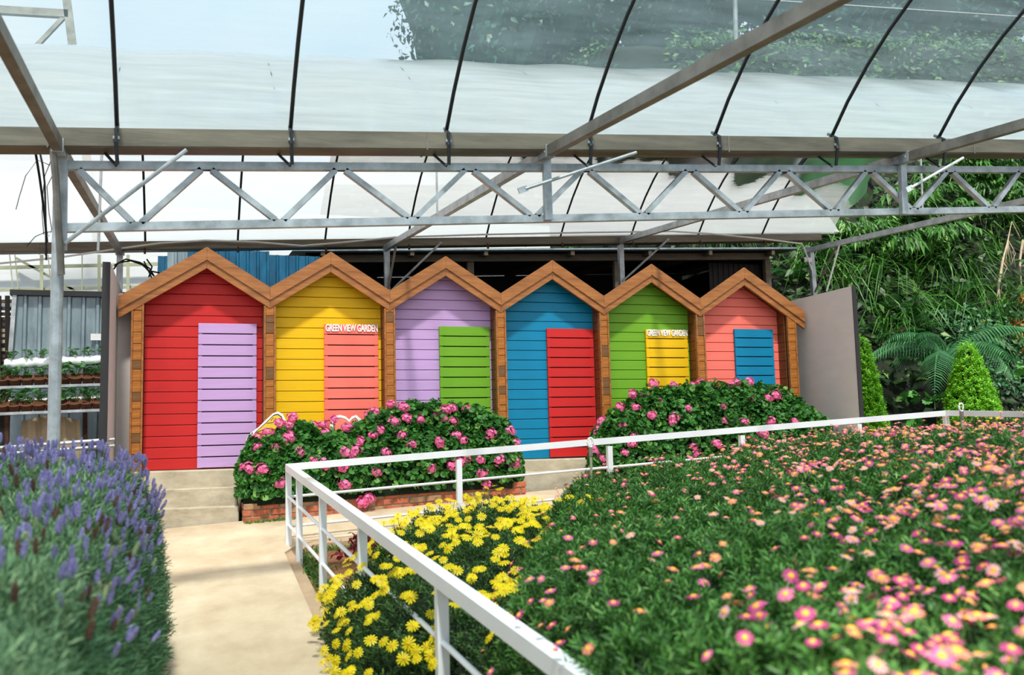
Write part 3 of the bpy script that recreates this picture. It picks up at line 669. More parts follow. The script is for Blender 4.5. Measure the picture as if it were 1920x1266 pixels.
# ================================================================== BACKGROUND BUILDINGS
def corrugated(mb, x0_, x1_, y, z0_, z1_, pitch=0.16, depth=0.022, ztop=None):
    xs_ = []; x = x0_
    while x < x1_ - 1e-6:
        xs_ += [(x, 0), (x + pitch * .62, 0), (x + pitch * .72, -depth), (x + pitch * .90, -depth)]; x += pitch
    xs_ = [(min(a, x1_), b) for a, b in xs_] + [(x1_, 0)]
    n = len(xs_); zt = [z1_ if ztop is None else ztop(a) for a, _ in xs_]
    mb.add([(a, y + b, z0_) for a, b in xs_] + [(a, y + b, zt[i]) for i, (a, b) in enumerate(xs_)], [(i, i + 1, n + i + 1, n + i) for i in range(n - 1)])
    return mb
# blue sheet wall behind the red and yellow huts
bw = thing('blue_sheet_wall', 'blue corrugated sheet wall showing behind the red and yellow hut roofs', 'wall', at(400, 560, 16.2))
for (pa, pb, py, yy) in ((352, 505, 466, 16.2), (505, 600, 478, 16.25), (314, 352, 468, 16.3), (296, 316, 480, 16.35)):
    a, b = at(pa, py, yy), at(pb, py, yy); corrugated(MB(), a[0], b[0], yy, 0.9, a[2]).build('sheet', M['blue_sheet'] if pa != 314 else M['zinc'], bw)
MB().box((float(at(296, 480, 16.5)[0]), 16.4, 0.9), (2.2, 16.5, 4.4)).build('backing', M['shed_dark'], bw)
# dark open shed
sh = thing('open_shed', 'dark open shed with a black sheet roof behind the hut row', 'shed', (6.4, 18, 0.9))
ra, rb_ = at(548, 470, 16.4), at(1494, 466, 16.4)
rt = MB(); nX = 90
prof = [(ra[0] + (rb_[0] - ra[0]) * k / nX, 0.018 * (k % 2)) for k in range(nX + 1)]
vs = []
for yy, dz in ((16.4, 0), (20.6, .25)): vs += [(x, yy, lerpX(ra, rb_, x)[2] + dz + q) for x, q in prof]
for yy, dz in ((16.4, -.03), (20.6, .22)): vs += [(x, yy, lerpX(ra, rb_, x)[2] + dz) for x, q in prof]
m_ = nX + 1
rt.add(vs, [(k, k + 1, m_ + k + 1, m_ + k) for k in range(nX)] + [(2 * m_ + k, 3 * m_ + k, 3 * m_ + k + 1, 2 * m_ + k + 1) for k in range(nX)] + [(k, 2 * m_ + k, 2 * m_ + k + 1, k + 1) for k in range(nX)])
rt.build('roof_sheet', M['shed_roof'], sh)
e = MB(); e.beam(ra + (0, -.01, .005), rb_ + (0, -.01, .005), 0.03, 0.03); e.build('roof_edge', M['zinc'], sh)['label'] = 'pale front edge of the roof sheet'
MB().beam(at(600, 486, 16.7), at(1440, 481, 16.7), 0.09, 0.13).build('front_beam', M['shed_beam'], sh)
for px in (881, 1155, 1437): 
    a = at(px, 488, 16.75); MB().box((a[0] - .06, 16.7, 0.9), (a[0] + .06, 16.8, a[2])).build('shed_post', M['shed_beam'], sh)
for px in (605, 772, 910, 1072, 1217, 1330, 1447):
    a = at(px, 469, 16.45) + (0, 0, -.06); MB().beam(a + (0, -.05, 0), a + (0, 3.9, .22), 0.07, 0.09).build('rafter', M['shed_beam'], sh)
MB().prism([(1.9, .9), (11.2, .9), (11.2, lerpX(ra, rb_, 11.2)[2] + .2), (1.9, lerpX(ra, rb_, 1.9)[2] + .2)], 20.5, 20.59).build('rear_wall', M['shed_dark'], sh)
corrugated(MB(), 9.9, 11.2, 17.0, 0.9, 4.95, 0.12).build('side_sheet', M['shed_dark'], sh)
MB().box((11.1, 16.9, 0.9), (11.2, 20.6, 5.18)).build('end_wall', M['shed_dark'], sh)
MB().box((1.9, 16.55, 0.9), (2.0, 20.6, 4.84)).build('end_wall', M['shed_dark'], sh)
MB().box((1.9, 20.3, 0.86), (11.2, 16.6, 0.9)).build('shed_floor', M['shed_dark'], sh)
# cream plastic greenhouse end far behind, with its bars
cf = thing('cream_greenhouse', 'cream plastic greenhouse wall far behind the left side', 'greenhouse', (-2, 24, 0.5))
MB().box((-16, 24.0, 0.4), (9.2, 24.02, 7.2)).build('sheet', M['cream_film'], cf)
for pts, w in ((((-40, 503), (300, 495)), .07), (((-40, 545), (300, 537)), .06), (((30, 484), (140, 545)), .05)):
    MB().beam(at(*pts[0], 23.8), at(*pts[1], 23.8), 0.06, w).build('bar', M['cream_steel'], cf)
for px in (18, 28, 78, 90, 154, 186, 240): 
    MB().beam(at(px, 478, 23.6), at(px + (8 if px < 100 and px != 78 else 0), 560, 23.6), 0.02 if px not in (78, 186, 240) else .07, 0.03, (0, 1, 0)).build('upright', M['cream_steel'], cf)
for px in (815, 880, 925, 985, 650):
    MB().beam(at(px, 463, 23.6), at(px + 18, 440, 23.6), 0.03, 0.03, (0, 1, 0)).build('upright', M['cream_steel'], cf)
# pale frame of a neighbouring greenhouse seen through the roof film
nf = thing('far_greenhouse_frame', 'bluish steel frame of a neighbouring greenhouse seen through the upper left film', 'frame', (-4, 21, 0.5))
MB().beam(at(120, -40, 21), at(182, 450, 21), 0.16, 0.12, (0, 1, 0)).build('frame_post', M['steel_dark'], nf)
MB().beam(at(-40, 17, 21), at(128, 27, 21), 0.12, 0.16).build('frame_beam', M['steel_dark'], nf)
MB().beam(at(50, 106, 21), at(122, 30, 21), 0.08, 0.1, (0, 1, 0)).build('frame_brace', M['steel_dark'], nf)
# zinc shed wall at left
zw = thing('zinc_shed', 'weathered zinc corrugated shed wall behind the strawberry racks', 'shed', at(110, 760, 16.0))
a, b = at(26, 551, 16.0), at(240, 547, 16.0)
corrugated(MB(), a[0], b[0] + .1, 16.0, 0.6, a[2], 0.20, 0.03).build('sheet', M['zinc'], zw)
MB().box((a[0] - .04, 15.9, a[2] - .03), (b[0] + .1, 16.3, a[2] + .05)).build('roof_edge', M['wall_black'], zw)
MB().beam(at(28, 551, 15.95), at(20, 660, 15.95), 0.06, 0.06, (0, 1, 0)).build('corner_post', M['steel'], zw)
q = at(182, 632, 15.94); MB().box(q + (-.09, -.004, -.05), q + (.09, 0, .05)).build('paper_note', M['paper'], zw)['label'] = 'blank white paper stuck to the sheet'
# stack of poles and boards at the far left
tp = thing('timber_stack', 'shadowed stack of poles and boards at the far left edge', 'timber', at(5, 700, 16.4))
for k in range(13):
    y = 566 + k * 11; m = M['straw'] if 4 < k < 9 else M['shed_beam']
    MB().beam(at(-70, y + random.uniform(-2, 2), 16.4 + random.uniform(0, .3)), at(24 + random.uniform(-6, 3), y + random.uniform(-4, 4), 16.4), 0.05, 0.05).build('pole', m, tp)
MB().box((-4.4, 16.9, .5), (-2.1, 17.0, 3.6)).build('backing', M['shed_dark'], tp)
for px in (-2, 14): MB().beam(at(px, 555, 16.3), at(px, 760, 16.3), .06, .06, (0, 1, 0)).build('upright', M['shed_dark'], tp)

# strawberry racks
YR = 14.3
rk = thing('strawberry_rack', 'steel rack carrying strawberry pots left of the grey wall', 'rack', at(100, 830, YR))
shelf = []
for nm, y0_, y1_, yy in (('upper', 723, 715, YR - .10), ('lower', 772, 762, YR - .30)):
    a, b = at(-30, y0_, yy), at(240, y1_, yy); b = lerpX(a, b, -1.02); shelf.append((a, b))
    for o_ in (-.09, .09): MB().beam(a + (0, o_, -.04), b + (0, o_, -.04), .03, .035).build('shelf_bar', M['steel'], rk)
for px in (13, 160):
    MB().beam(at(px, 690, YR + .14), at(px, 870, YR + .14), .05, .05, (0, 1, 0)).build('upright', M['rust'], rk)
a = at(-20, 690, YR + .05)
for (pa, pb, ya, yb, yy, h, lb) in ((10, 240, 682, 672, YR + .05, .13, 'white plastic grow bag sleeve on the top tier of the rack'), (-30, 240, 712, 704, YR + .12, .10, 'white plastic sheet behind the upper row of pots'), (18, 240, 752, 744, YR - .02, .10, 'white plastic sheet behind the lower row of pots')):
    p_, q_ = at(pa, ya, yy), at(pb, yb, yy); q_ = lerpX(p_, q_, -0.99); b = MB(); n = 24; V = []
    for k in range(n + 1):
        c = p_ + (q_ - p_) * k / n; w = .012 * math.sin(k * 2.1)
        V += [c + (0, -.12 + w, -h / 2 + w), c + (0, -.10, h * .28), c + (0, .02, h / 2 + w), c + (0, .10, h * .3), c + (0, .12, -h / 2)]
    b.add(V, [(5 * k + j, 5 * k + (j + 1) % 5, 5 * k + 5 + (j + 1) % 5, 5 * k + 5 + j) for k in range(n) for j in range(5)] + [(0, 1, 2, 3, 4), tuple(5 * n + j for j in (4, 3, 2, 1, 0))])
    t = tag(b.build('grow_bag', M['bag'], smooth=True), lb, 'grow bag')
lobes = t_lobed(5, .15)
def straw_leaves(n=22, r=.12):
    Nn = np.array([(math.cos(a) * s_, math.sin(a) * s_, 1) for a, s_ in zip(rng.uniform(0, 6.28, n), rng.uniform(.1, .9, n))])
    T = np.stack([rng.normal(0, r * .45, n), rng.normal(0, r * .4, n), rng.uniform(.03, .17, n)], 1)
    return strew(lobes[0], lobes[1], frames(Nn), T, rng.uniform(.025, .045, n))
pot_me = MB().lathe((0, 0, 0), [(.0, 0), (.062, 0), (.085, .11), (.092, .112), (.092, .125), (.080, .125), (.078, .105)], 14).mesh('pot', M['pot'], smooth=True)
soil_me = MB().lathe((0, 0, 0), [(0.0001, .112), (.04, .114), (.079, .108)], 12).mesh('soil', M['potsoil'])
stem_b = MB()
for k in range(8):
    a = k * .8; stem_b.tube([(0, 0, .1), (.03 * math.cos(a), .03 * math.sin(a), .16), (.07 * math.cos(a), .07 * math.sin(a), .22)], .003, 4)
stem_me = stem_b.mesh('stems', M['stem'])
leaf_mes = [np_mesh('leaves', *straw_leaves(), M['straw_leaf']) for _ in range(4)]
pc = 0
for tier, (a, b) in zip(('upper', 'lower'), shelf):
    n = 10
    for k in range(n):
        p_ = a + (b - a) * ((k + .5) / n) + (0, 0, -.02)
        t = thing('strawberry_pot', '%s potted strawberry plant from the left on the %s rack shelf' % (ordn[k], tier), 'potted plant', p_, 'strawberry pots on the rack')
        link('pot', pot_me, t, p_, (0.5, 0, 0)); link('soil', soil_me, t, p_, (0.5, 0, 0)); link('stems', stem_me, t, p_)
        link('leaves', leaf_mes[pc % 4], t, p_ + (0, 0, .09), (0, 0, pc * 1.3), random.uniform(.9, 1.25)); pc += 1
a, b = at(10, 681, YR), at(240, 671, YR); b = lerpX(a, b, -1.0)
for k in range(7):
    p_ = a + (b - a) * ((k + .5) / 7) + (0, -.02, .04)
    t = thing('strawberry_plant', '%s small strawberry seedling from the left growing through the top grow bag' % ordn[k], 'plant', p_, 'seedlings in the top grow bag')
    link('leaves', leaf_mes[k % 4], t, p_, (0, 0, k), .75); link('stems', stem_me, t, p_ + (0, 0, -.08), None, .8)
tg = thing('sacking_sheet', 'beige sacking draped under the strawberry rack behind the lavender', 'sheet', at(80, 810, YR - .1))
b = MB(); V = []
for k in range(13):
    u = k / 12; c0 = at(40 + 110 * u, 790 - 10 * math.sin(u * 3), YR - .1); c1 = at(36 + 118 * u, 860, YR - .1 - .15)
    V += [c0 + (0, .03 * math.sin(k * 1.9), 0), c1 + (0, .05 * math.sin(k * 1.9), 0)]
b.add(V, [(2 * k, 2 * k + 2, 2 * k + 3, 2 * k + 1) for k in range(12)]); b.build('cloth', M['tarp'], tg)
gl_ = thing('low_pipe_rail', 'low grey pipe rail behind the lavender at the far left', 'rail', at(60, 850, 12.5))
for y in (838, 850): MB().tube([at(-40, y + 5, 12.6), at(215, y - 14, 12.6)], .022, 8).build('pipe', M['steel'], gl_)

# ================================================================== BRICK PLANTERS
brick_me = [MB().bbox((-.105, -.05, -.036), (.105, .05, .036), .006).mesh('brick', M['brick']), MB().bbox((-.105, -.05, -.036), (.105, .05, .036), .006).mesh('brick', M['brick_pale'])]
half_me = MB().bbox((-.05, -.05, -.036), (.05, .05, .036), .006).mesh('brick', M['brick'])
def planter(x0_, x1_, y0_, y1_, ztop0, ztop1, label):
    p = thing('brick_planter', label, 'planter', (x0_, y0_, gz(x0_, y0_)))
    def tz(x): return ztop0 + (ztop1 - ztop0) * (x - x0_) / (x1_ - x0_)
    b = MB(); b.add([(x, y, z) for x, z0, z1 in ((x0_ + .02, gz(x0_, y0_) - .06, tz(x0_)), (x1_ - .02, gz(x1_, y0_) - .06, tz(x1_))) for y in (y0_ + .012, y0_ + .09) for z in (z0, z1 - .006)],
          [(0, 1, 3, 2), (4, 6, 7, 5), (0, 4, 5, 1), (2, 3, 7, 6), (1, 5, 7, 3), (0, 2, 6, 4)]); b.build('mortar_bed', M['mortar'], p)
    for xx in (x0_, x1_):
        b = MB(); s_ = .012 if xx == x0_ else -.012; b.box((min(xx + s_, xx + s_ * 7), y0_ + .02, gz(xx, y0_) - .06), (max(xx + s_, xx + s_ * 7), y1_, tz(xx) - .006)); b.build('mortar_bed', M['mortar'], p)
    b = MB(); b.add([(x0_ + .08, y0_ + .08, tz(x0_) - .05), (x1_ - .08, y0_ + .08, tz(x1_) - .05), (x1_ - .08, y1_, tz(x1_) - .05), (x0_ + .08, y1_, tz(x0_) - .05)], [(0, 1, 2, 3)]); b.build('soil', M['soil'], p)
    sl_ = (ztop1 - ztop0) / (x1_ - x0_); ang = math.atan(sl_)
    for c in range(4):
        x = x0_ + (0 if c % 2 == 0 else -.11)
        while x < x1_ - .03:
            L_ = .21; xa = max(x, x0_); xb = min(x + L_, x1_)
            if xb - xa > .06:
                xc = (xa + xb) / 2; zc = tz(xc) - .036 - c * .084
                if zc > gz(xc, y0_) - .03:
                    me = (half_me if xb - xa < .16 else random.choice(brick_me[:1] * 3 + brick_me[1:]))
                    o = link('brick', me, p, (xc, y0_ + .05 + random.uniform(-.006, .006), zc + random.uniform(-.004, .004)), (0, -ang + random.uniform(-.012, .012), random.uniform(-.02, .02)))
                    o.scale = (min(1.0, (xb - xa - .006) / (.10 if xb - xa < .16 else .21)), 1, 1)
            x += .222
    for xx in (x0_, x1_):
        for c in range(4):
            y = y0_ + .105 + (.0 if c % 2 else .11)
            while y < y1_ - .1:
                zc = tz(xx) - .036 - c * .084
                if zc > gz(xx, y) - .04: link('brick', random.choice(brick_me), p, (xx + (.05 if xx == x0_ else -.05), y + .1, zc), (0, 0, math.pi / 2 + random.uniform(-.02, .02)))
                y += .222
    return p
planter(0.70, 4.44, 12.75, 13.46, 0.795, 0.945, 'red brick planter running from the steps under the left geranium bush')
planter(5.95, 9.65, 12.75, 13.46, 0.98, 1.13, 'red brick planter under the right geranium bush behind the railing')

# ================================================================== GERANIUM BUSHES
ger = t_lobed(9, .2)
def floret_head(seed):
    rg = np.random.default_rng(seed); vs, fs = [], []
    n = 26
    for k in range(n):
        ph = math.acos(1 - 1.45 * (k + .5) / n); th = k * 2.4; N_ = np.array([math.sin(ph) * math.cos(th), math.sin(ph) * math.sin(th), math.cos(ph)])
        B = frames(N_[None], np.array([rg.uniform(0, 6)]))[0]; c = N_ * np.array([1, 1, .62]) * rg.uniform(.55, 1.25) + rg.normal(0, .07, 3)
        for q in range(5):
            a = q * 1.2566; u, v = (lambda a: B @ np.array([math.cos(a), math.sin(a), .15]))(a), None
            b = len(vs); w = .62
            vs += [c, c + B @ np.array([.30 * math.cos(a - w), .30 * math.sin(a - w), .06]), c + B @ np.array([.44 * math.cos(a), .44 * math.sin(a), .04]), c + B @ np.array([.30 * math.cos(a + w), .30 * math.sin(a + w), .06])]
            fs += [(b, b + 1, b + 2, b + 3)]
    b = len(vs)
    for z, r in ((0, .06), (-3.2, .06)): vs += [np.array([r * math.cos(t), r * math.sin(t), z]) for t in (0, 2.1, 4.2)]
    mi = [0] * len(fs)
    fs += [(b + k, b + (k + 1) % 3, b + 3 + (k + 1) % 3, b + 3 + k) for k in range(3)]; mi += [1] * 3
    return np_mesh('flower_head', np.array(vs), np.array(fs), [M['ger_pink'], M['stem']], mi)
heads = [floret_head(s_) for s_ in range(4)]
single_leaf = [np_mesh('leaf', ger[0] * .055, ger[1], M['ger_leaf']) for _ in range(1)]
def geranium(label, top, x0_, x1_, zb0, zb1, yc, flowers, dpt=.42, seed=1):
    """top: list of (X, Z) of the silhouette"""
    tx, tz_ = zip(*top)
    def zt(x): return np.interp(x, tx, tz_)
    def zb(x): return np.interp(x, (x0_, x1_), (zb0, zb1))
    def dp(x): return dpt * np.clip(np.minimum(x - x0_, x1_ - x) / .35 + .25, .25, 1)
    def surf(x, th, k=1.0):
        a = dp(x); H = zt(x) - zb(x); cs, sn = np.cos(th), np.sin(th)
        y = yc - a * k * np.sign(cs) * np.abs(cs) ** .75; z = zb(x) + H * (1 - (1 - k) * .5) * np.abs(sn) ** .75
        return y, z
    zb0 += .05; zb1 += .05
    bush = thing('geranium_bush', label, 'flower bush', ((x0_ + x1_) / 2, yc, zb0))
    o = WP[bush.name]
    # dark hull inside the bush, interior shade put into its colour
    xs_ = np.linspace(x0_ + .08, x1_ - .08, 40); ths = np.linspace(-.25, 3.3, 12); V = []
    for x in xs_:
        for th in ths:
            y, z = surf(x, th if 0 < th < math.pi else (0.02 if th < 0 else 3.12), .84); V.append((x, y, z - (.12 if th < 0 or th > math.pi else .02)))
    i = np.arange(40 * 12).reshape(40, 12); Fc = np.stack([i[:-1, :-1], i[:-1, 1:], i[1:, 1:], i[1:, :-1]], -1).reshape(-1, 4)
    link('stems', np_mesh('stems', np.array(V) - o, Fc, M['ger_core']), bush, o)  # a single shade hull, no separate stems modelled
    n = int((x1_ - x0_) * 2700)
    x = rng.uniform(x0_, x1_, n); th = rng.uniform(.0, 2.6, n); k = rng.uniform(.86, 1.09, n) + np.where(rng.random(n) < .07, rng.uniform(.03, .13, n), 0)
    bump_ = 1 + .06 * np.sin(x * 9 + th * 5) + .05 * np.sin(x * 21 + 3 * np.cos(th * 4)); y, z = surf(x, th, k * bump_)
    z += .03 * np.sin(x * 33) * np.sin(th) + .05 * np.sin(x * 13 + 1) * np.sin(x * 5.3) * np.sin(th)
    Nn = np.stack([rng.normal(0, .25, n), -np.cos(th), np.sin(th) + .35], 1); Nn[:, 0] += np.where(x < x0_ + .25, -.8, 0) + np.where(x > x1_ - .25, .8, 0)
    T = np.stack([x, y, z], 1); B = frames(jitter(Nn / np.linalg.norm(Nn, axis=1, keepdims=True), .55)); sc = rng.uniform(.028, .052, n)
    front = np.argsort(-(T @ np.array([0, -1, .6]) + rng.normal(0, .35, n)) - 3 * (k > 1.0))[:280]
    mask = np.ones(n, bool); mask[front] = False
    V, Fc = strew(ger[0], ger[1], B[mask], T[mask] - o, sc[mask])
    tag(link('foliage', np_mesh('foliage', V, Fc, M['ger_leaf']), bush, o), kind='stuff')
    for j in front: link('leaf', single_leaf[0], bush, T[j], quat_euler(B[j]), sc[j] / .055)
    for q, (fx, fy) in enumerate(flowers):
        # walk the sight line in from the camera until it meets the bush, so the head sits on its real surface
        d = ray(fx, fy); best = None
        for yy in np.arange(yc - dpt - .12, yc + dpt, .02):
            p_ = at(fx, fy, yy); xx = min(max(p_[0], x0_ + .02), x1_ - .02); a = dp(xx); H = zt(xx) - zb(xx)
            v_ = (abs((yy - yc) / a) ** 2.67 + max(0, (p_[2] - zb(xx)) / H) ** 2.67)
            if v_ <= 1.12: best = p_; break
        if best is None: best = at(fx, fy, yc - .05)
        Nn = np.array([[random.uniform(-.3, .3), -.75, .8]]); s_ = random.uniform(.056, .082)
        link('flower_head', heads[q % 4], bush, best, quat_euler(frames(Nn)[0]), s_)
    return bush
def sil(pts, Y): return [(float(at(a, b, Y)[0]), float(at(a, b, Y)[2])) for a, b in pts]
fl1 = [(483, 838), (480, 822), (493, 880), (470, 878), (458, 876), (549, 783), (522, 793), (543, 796), (502, 812), (543, 820), (533, 828), (588, 798), (605, 797), (611, 811), (627, 787), (642, 874), (590, 862), (648, 848), (665, 800), (652, 802), (689, 780), (702, 775), (713, 806), (700, 815), (675, 827), (668, 842), (660, 851), (725, 848), (738, 790), (733, 758), (762, 784), (753, 816), (789, 786), (771, 833), (818, 778), (829, 784), (838, 768), (848, 766), (822, 826), (826, 832), (856, 815), (868, 826), (834, 768), (875, 768), (919, 812), (956, 808), (966, 830), (865, 864), (875, 858), (900, 862), (935, 862), (965, 868), (905, 886), (808, 878), (706, 884), (647, 907), (680, 942), (692, 935), (912, 908), (848, 872), (525, 905), (608, 870), (519, 838), (757, 764), (850, 790), (561, 846)]
top1 = sil([(447, 880), (452, 855), (470, 836), (500, 818), (545, 804), (580, 808), (640, 812), (672, 806), (692, 785), (740, 770), (800, 762), (860, 768), (900, 772), (935, 790), (960, 815), (975, 850), (982, 890)], 13.05)
geranium('wide pink geranium bush before the yellow and lilac huts', top1, 0.62, 4.48, 0.80, 0.90, 13.08, fl1)
fl2 = [(1187, 740), (1236, 752), (1264, 722), (1225, 720), (1300, 723), (1315, 718), (1406, 745), (1370, 722), (1385, 718), (1404, 716), (1290, 765), (1355, 761), (1222, 778), (1192, 765), (1210, 742), (1162, 764), (1168, 795), (1264, 782), (1260, 790), (1130, 790), (1124, 802), (1120, 812), (1188, 818), (1185, 832), (1172, 848), (1302, 838), (1345, 832), (1360, 788), (1395, 790), (1440, 747), (1455, 742), (1118, 842), (1132, 860), (1445, 790), (1490, 790), (1430, 812), (1306, 850), (1226, 865), (1255, 870)]
top2 = sil([(1108, 880), (1115, 820), (1135, 790), (1165, 768), (1190, 752), (1225, 735), (1290, 730), (1360, 727), (1420, 728), (1455, 735), (1490, 752), (1520, 772), (1545, 800), (1560, 840)], 13.05)
geranium('wide pink geranium bush before the green and coral huts behind the railing', top2, top2[0][0], top2[-1][0], 1.0, 1.12, 13.08, fl2, seed=2)

# cutout signs behind the left geraniums
def cutout(name, label, outline, inner, m, y, lines=()):
    t = thing(name, label, 'sign', (at(*outline[0], y)[0], y, 0.9))
    pl = [(at(a, b, y)[0], at(a, b, y)[2]) for a, b in outline]; MB().prism(pl, y, y + .02).build('board', M['letter'], t)
    c = np.mean(np.array(inner), 0)
    ol = [(at(a, b, y)[0], at(a, b, y)[2]) for a, b in inner]; MB().prism(ol, y - .004, y + .001).build('outline', M['sign_line'], t)
    il = [(c[0] + (a - c[0]) * .955, c[1] + (b - c[1]) * .945) for a, b in inner]; il = [(at(a, b, y)[0], at(a, b, y)[2]) for a, b in il]
    MB().prism(il, y - .008, y - .003).build('face', M[m], t)
    for ln in lines:
        MB().tube([at(a, b, y - .009) for a, b in ln], .004, 4).build('drawn_line', M['sign_line'], t)
cutout('yellow_cutout_sign', 'yellow cutout board with a white border behind the left end of the geraniums', [(462, 822), (470, 812), (486, 800), (500, 786), (512, 775), (521, 772), (530, 776), (537, 790), (545, 812), (552, 850), (560, 900), (462, 900)],
       [(469, 822), (480, 809), (498, 793), (513, 778), (521, 776), (528, 781), (534, 796), (540, 830), (540, 890), (469, 890)], 'sign_yellow', 13.40,
       [((500, 794), (512, 792), (534, 795)), ((511, 786), (513, 783)), ((508, 789), (510, 786)), ((516, 787), (517, 784)), ((513, 790), (515, 787)), ((478, 812), (500, 803), (520, 806))])
hp = [(655, 787), (648, 781), (638, 778), (627, 780), (620, 788), (619, 800), (628, 840), (655, 880), (676, 840), (682, 805), (677, 786), (668, 778), (660, 781)]
hi = [(655, 792), (648, 786), (638, 783), (629, 785), (625, 792), (625, 802), (633, 838), (655, 870), (671, 838), (676, 805), (672, 789), (666, 783), (660, 786)]
cutout('heart_cutout_sign', 'coral heart shaped cutout board with a white border behind the geraniums', hp, hi, 'sign_coral', 13.42)

# ================================================================== WHITE RAILINGS
YRL = 11.0
ra1 = thing('white_railing', 'white tube railing running along the front of the flower beds below the huts', 'railing', (1.06, YRL, gz(1.06, YRL)))
ta, tb = at(541, 873, YRL), at(1773, 772, YRL); tb_ = tb
ph = .05
MB().beam(ta + (-.03, 0, -.02), tb + (.03, 0, -.02), .055, .075).build('top_rail', M['white'], ra1)
def base(X, Y): return float(gz(X, Y)) - .05
postpx = [(541, 873), (860, 853), (1142, 828), (1390, 808), (1609, 787), (1773, 772)]
for px, py in postpx:
    p_ = at(px, py + 4, YRL); MB().beam(p_ + (0, 0, -.03), (p_[0], YRL, base(p_[0], YRL)), .062, .062, (0, 1, 0)).build('post', M['white'], ra1)
for dz in (.34, .66): MB().tube([ta + (0, .01, -dz), tb + (0, .01, -dz)], .015, 8).build('tube_rail', M['white'], ra1)
dd = ray(1925, 774); e3 = E + dd * (12.2 / F_PX)
MB().beam(tb + (.0, 0, -.02), e3 + (0, 0, -.02), .055, .075).build('top_rail', M['white'], ra1)
MB().tube([tb + (0, .01, -.34), e3 + (0, .01, -.32)], .015, 8).build('tube_rail', M['white'], ra1)
MB().tube([tb + (0, .01, -.66), e3 + (0, .01, -.64)], .015, 8).build('tube_rail', M['white'], ra1)
MB().beam(e3 + (.03, 0, 0), (e3[0] + .03, e3[1], base(e3[0], e3[1])), .062, .062, (0, 1, 0)).build('post', M['white'], ra1)
# railing beside the path
ra2 = thing('path_railing', 'white tube railing beside the concrete path running towards the camera', 'railing', (1.08, 10.5, gz(1.08, 10.5)))
A0 = np.array(ta) + (0.0, -.02, 0)
dB = ray(990, 1196); sB = 265 * 10.55 / (990 - 282) / F_PX; B0 = E + dB * sB; dirR = (B0 - A0); B1 = A0 + dirR * 1.32
MB().beam(A0 + (0, .0, -.02), B1 + (0, 0, -.02), .075, .075).build('top_rail', M['white'], ra2)
for px in (561, 605, 679, 827, 1130):
    # parameter along the rail where it crosses this pixel column
    f_ = lambda t: proj(A0 + dirR * t)[0]
    lo, hi_ = 0.0, 1.5
    for _ in range(40):
        m2 = (lo + hi_) / 2
        if f_(m2) < px: lo = m2
        else: hi_ = m2
    p_ = A0 + dirR * lo
    MB().beam(p_ + (0, 0, -.05), (p_[0], p_[1], p_[2] - .93), .062, .062, (0, 1, 0)).build('post', M['white'], ra2)
for dz in (.34, .64): MB().tube([A0 + (0, -.02, -dz), B1 + (0, 0, -dz)], .016, 8).build('tube_rail', M['white'], ra2)

# sprinkler stakes with ring tops
def stake(px, ytop, ybot, Y, label):
    t = thing('sprinkler_stake', label, 'sprinkler', at(px + 3, ybot, Y))
    c = at(px, ytop + 8, Y)
    ring = [c + (.034 * math.cos(a), 0, .055 * math.sin(a)) for a in np.linspace(0, 2 * math.pi, 17)]
    MB().tube(ring, .013, 6, cap=False).build('ring', M['pvc'], t, smooth=True)
    MB().tube([c + (0, 0, -.055), c + (0, 0, -.16)], .026, 8).build('collar', M['steel_dark'], t)
    b_ = at(px + 3, ybot, Y); b_[2] = gz(b_[0], b_[1]) - .08
    MB().tube([c + (0, 0, -.13), b_], .018, 8).build('pipe', M['cream_steel'], t)
    MB().tube([c + (0, 0, .05), c + (0, 0, .085)], .01, 6).build('nozzle', M['rust'], t)
stake(1107, 822, 930, 10.75, 'ring topped sprinkler stake standing before the red door')
stake(1802, 756, 840, 10.55, 'ring topped sprinkler stake at the right corner of the railing')

# ================================================================== FLOWER BEDS (height field mounds)
def smooth(a, b, x): t = np.clip((x - a) / (b - a), 0, 1); return t * t * (3 - 2 * t)
def field(zf, x0_, x1_, y0_, y1_, n, keep=None):
    """n points on a height field, denser where it is steep; returns points and normals"""
    out_P, out_N = [], []; tot = 0
    while tot < n:
        m = n * 3; X = rng.uniform(x0_, x1_, m); Y = rng.uniform(y0_, y1_, m); e_ = .02
        Z = zf(X, Y); gx = (zf(X + e_, Y) - zf(X - e_, Y)) / (2 * e_); gy = (zf(X, Y + e_) - zf(X, Y - e_)) / (2 * e_)
        w = np.sqrt(1 + gx ** 2 + gy ** 2); ok = (rng.uniform(0, 4, m) < np.minimum(w, 4)) & (Z > gz(X, Y) + .02)
        Pn = np.stack([X, Y, Z], 1)[ok]; Nn = np.stack([-gx, -gy, np.ones(m)], 1)[ok]; Nn /= np.linalg.norm(Nn, axis=1, keepdims=True)
        if keep is not None:
            k_ = keep(Pn); Pn, Nn = Pn[k_], Nn[k_]
        out_P.append(Pn); out_N.append(Nn); tot += len(Pn)
    return np.concatenate(out_P)[:n], np.concatenate(out_N)[:n]
def inframe(Pn, mx=120, my=160):
    px, py = proj(Pn); c = (Pn - E) @ R
    return (px > -mx) & (px < 1920 + mx) & (py < 1266 + my) & (-c[:, 2] > .8)
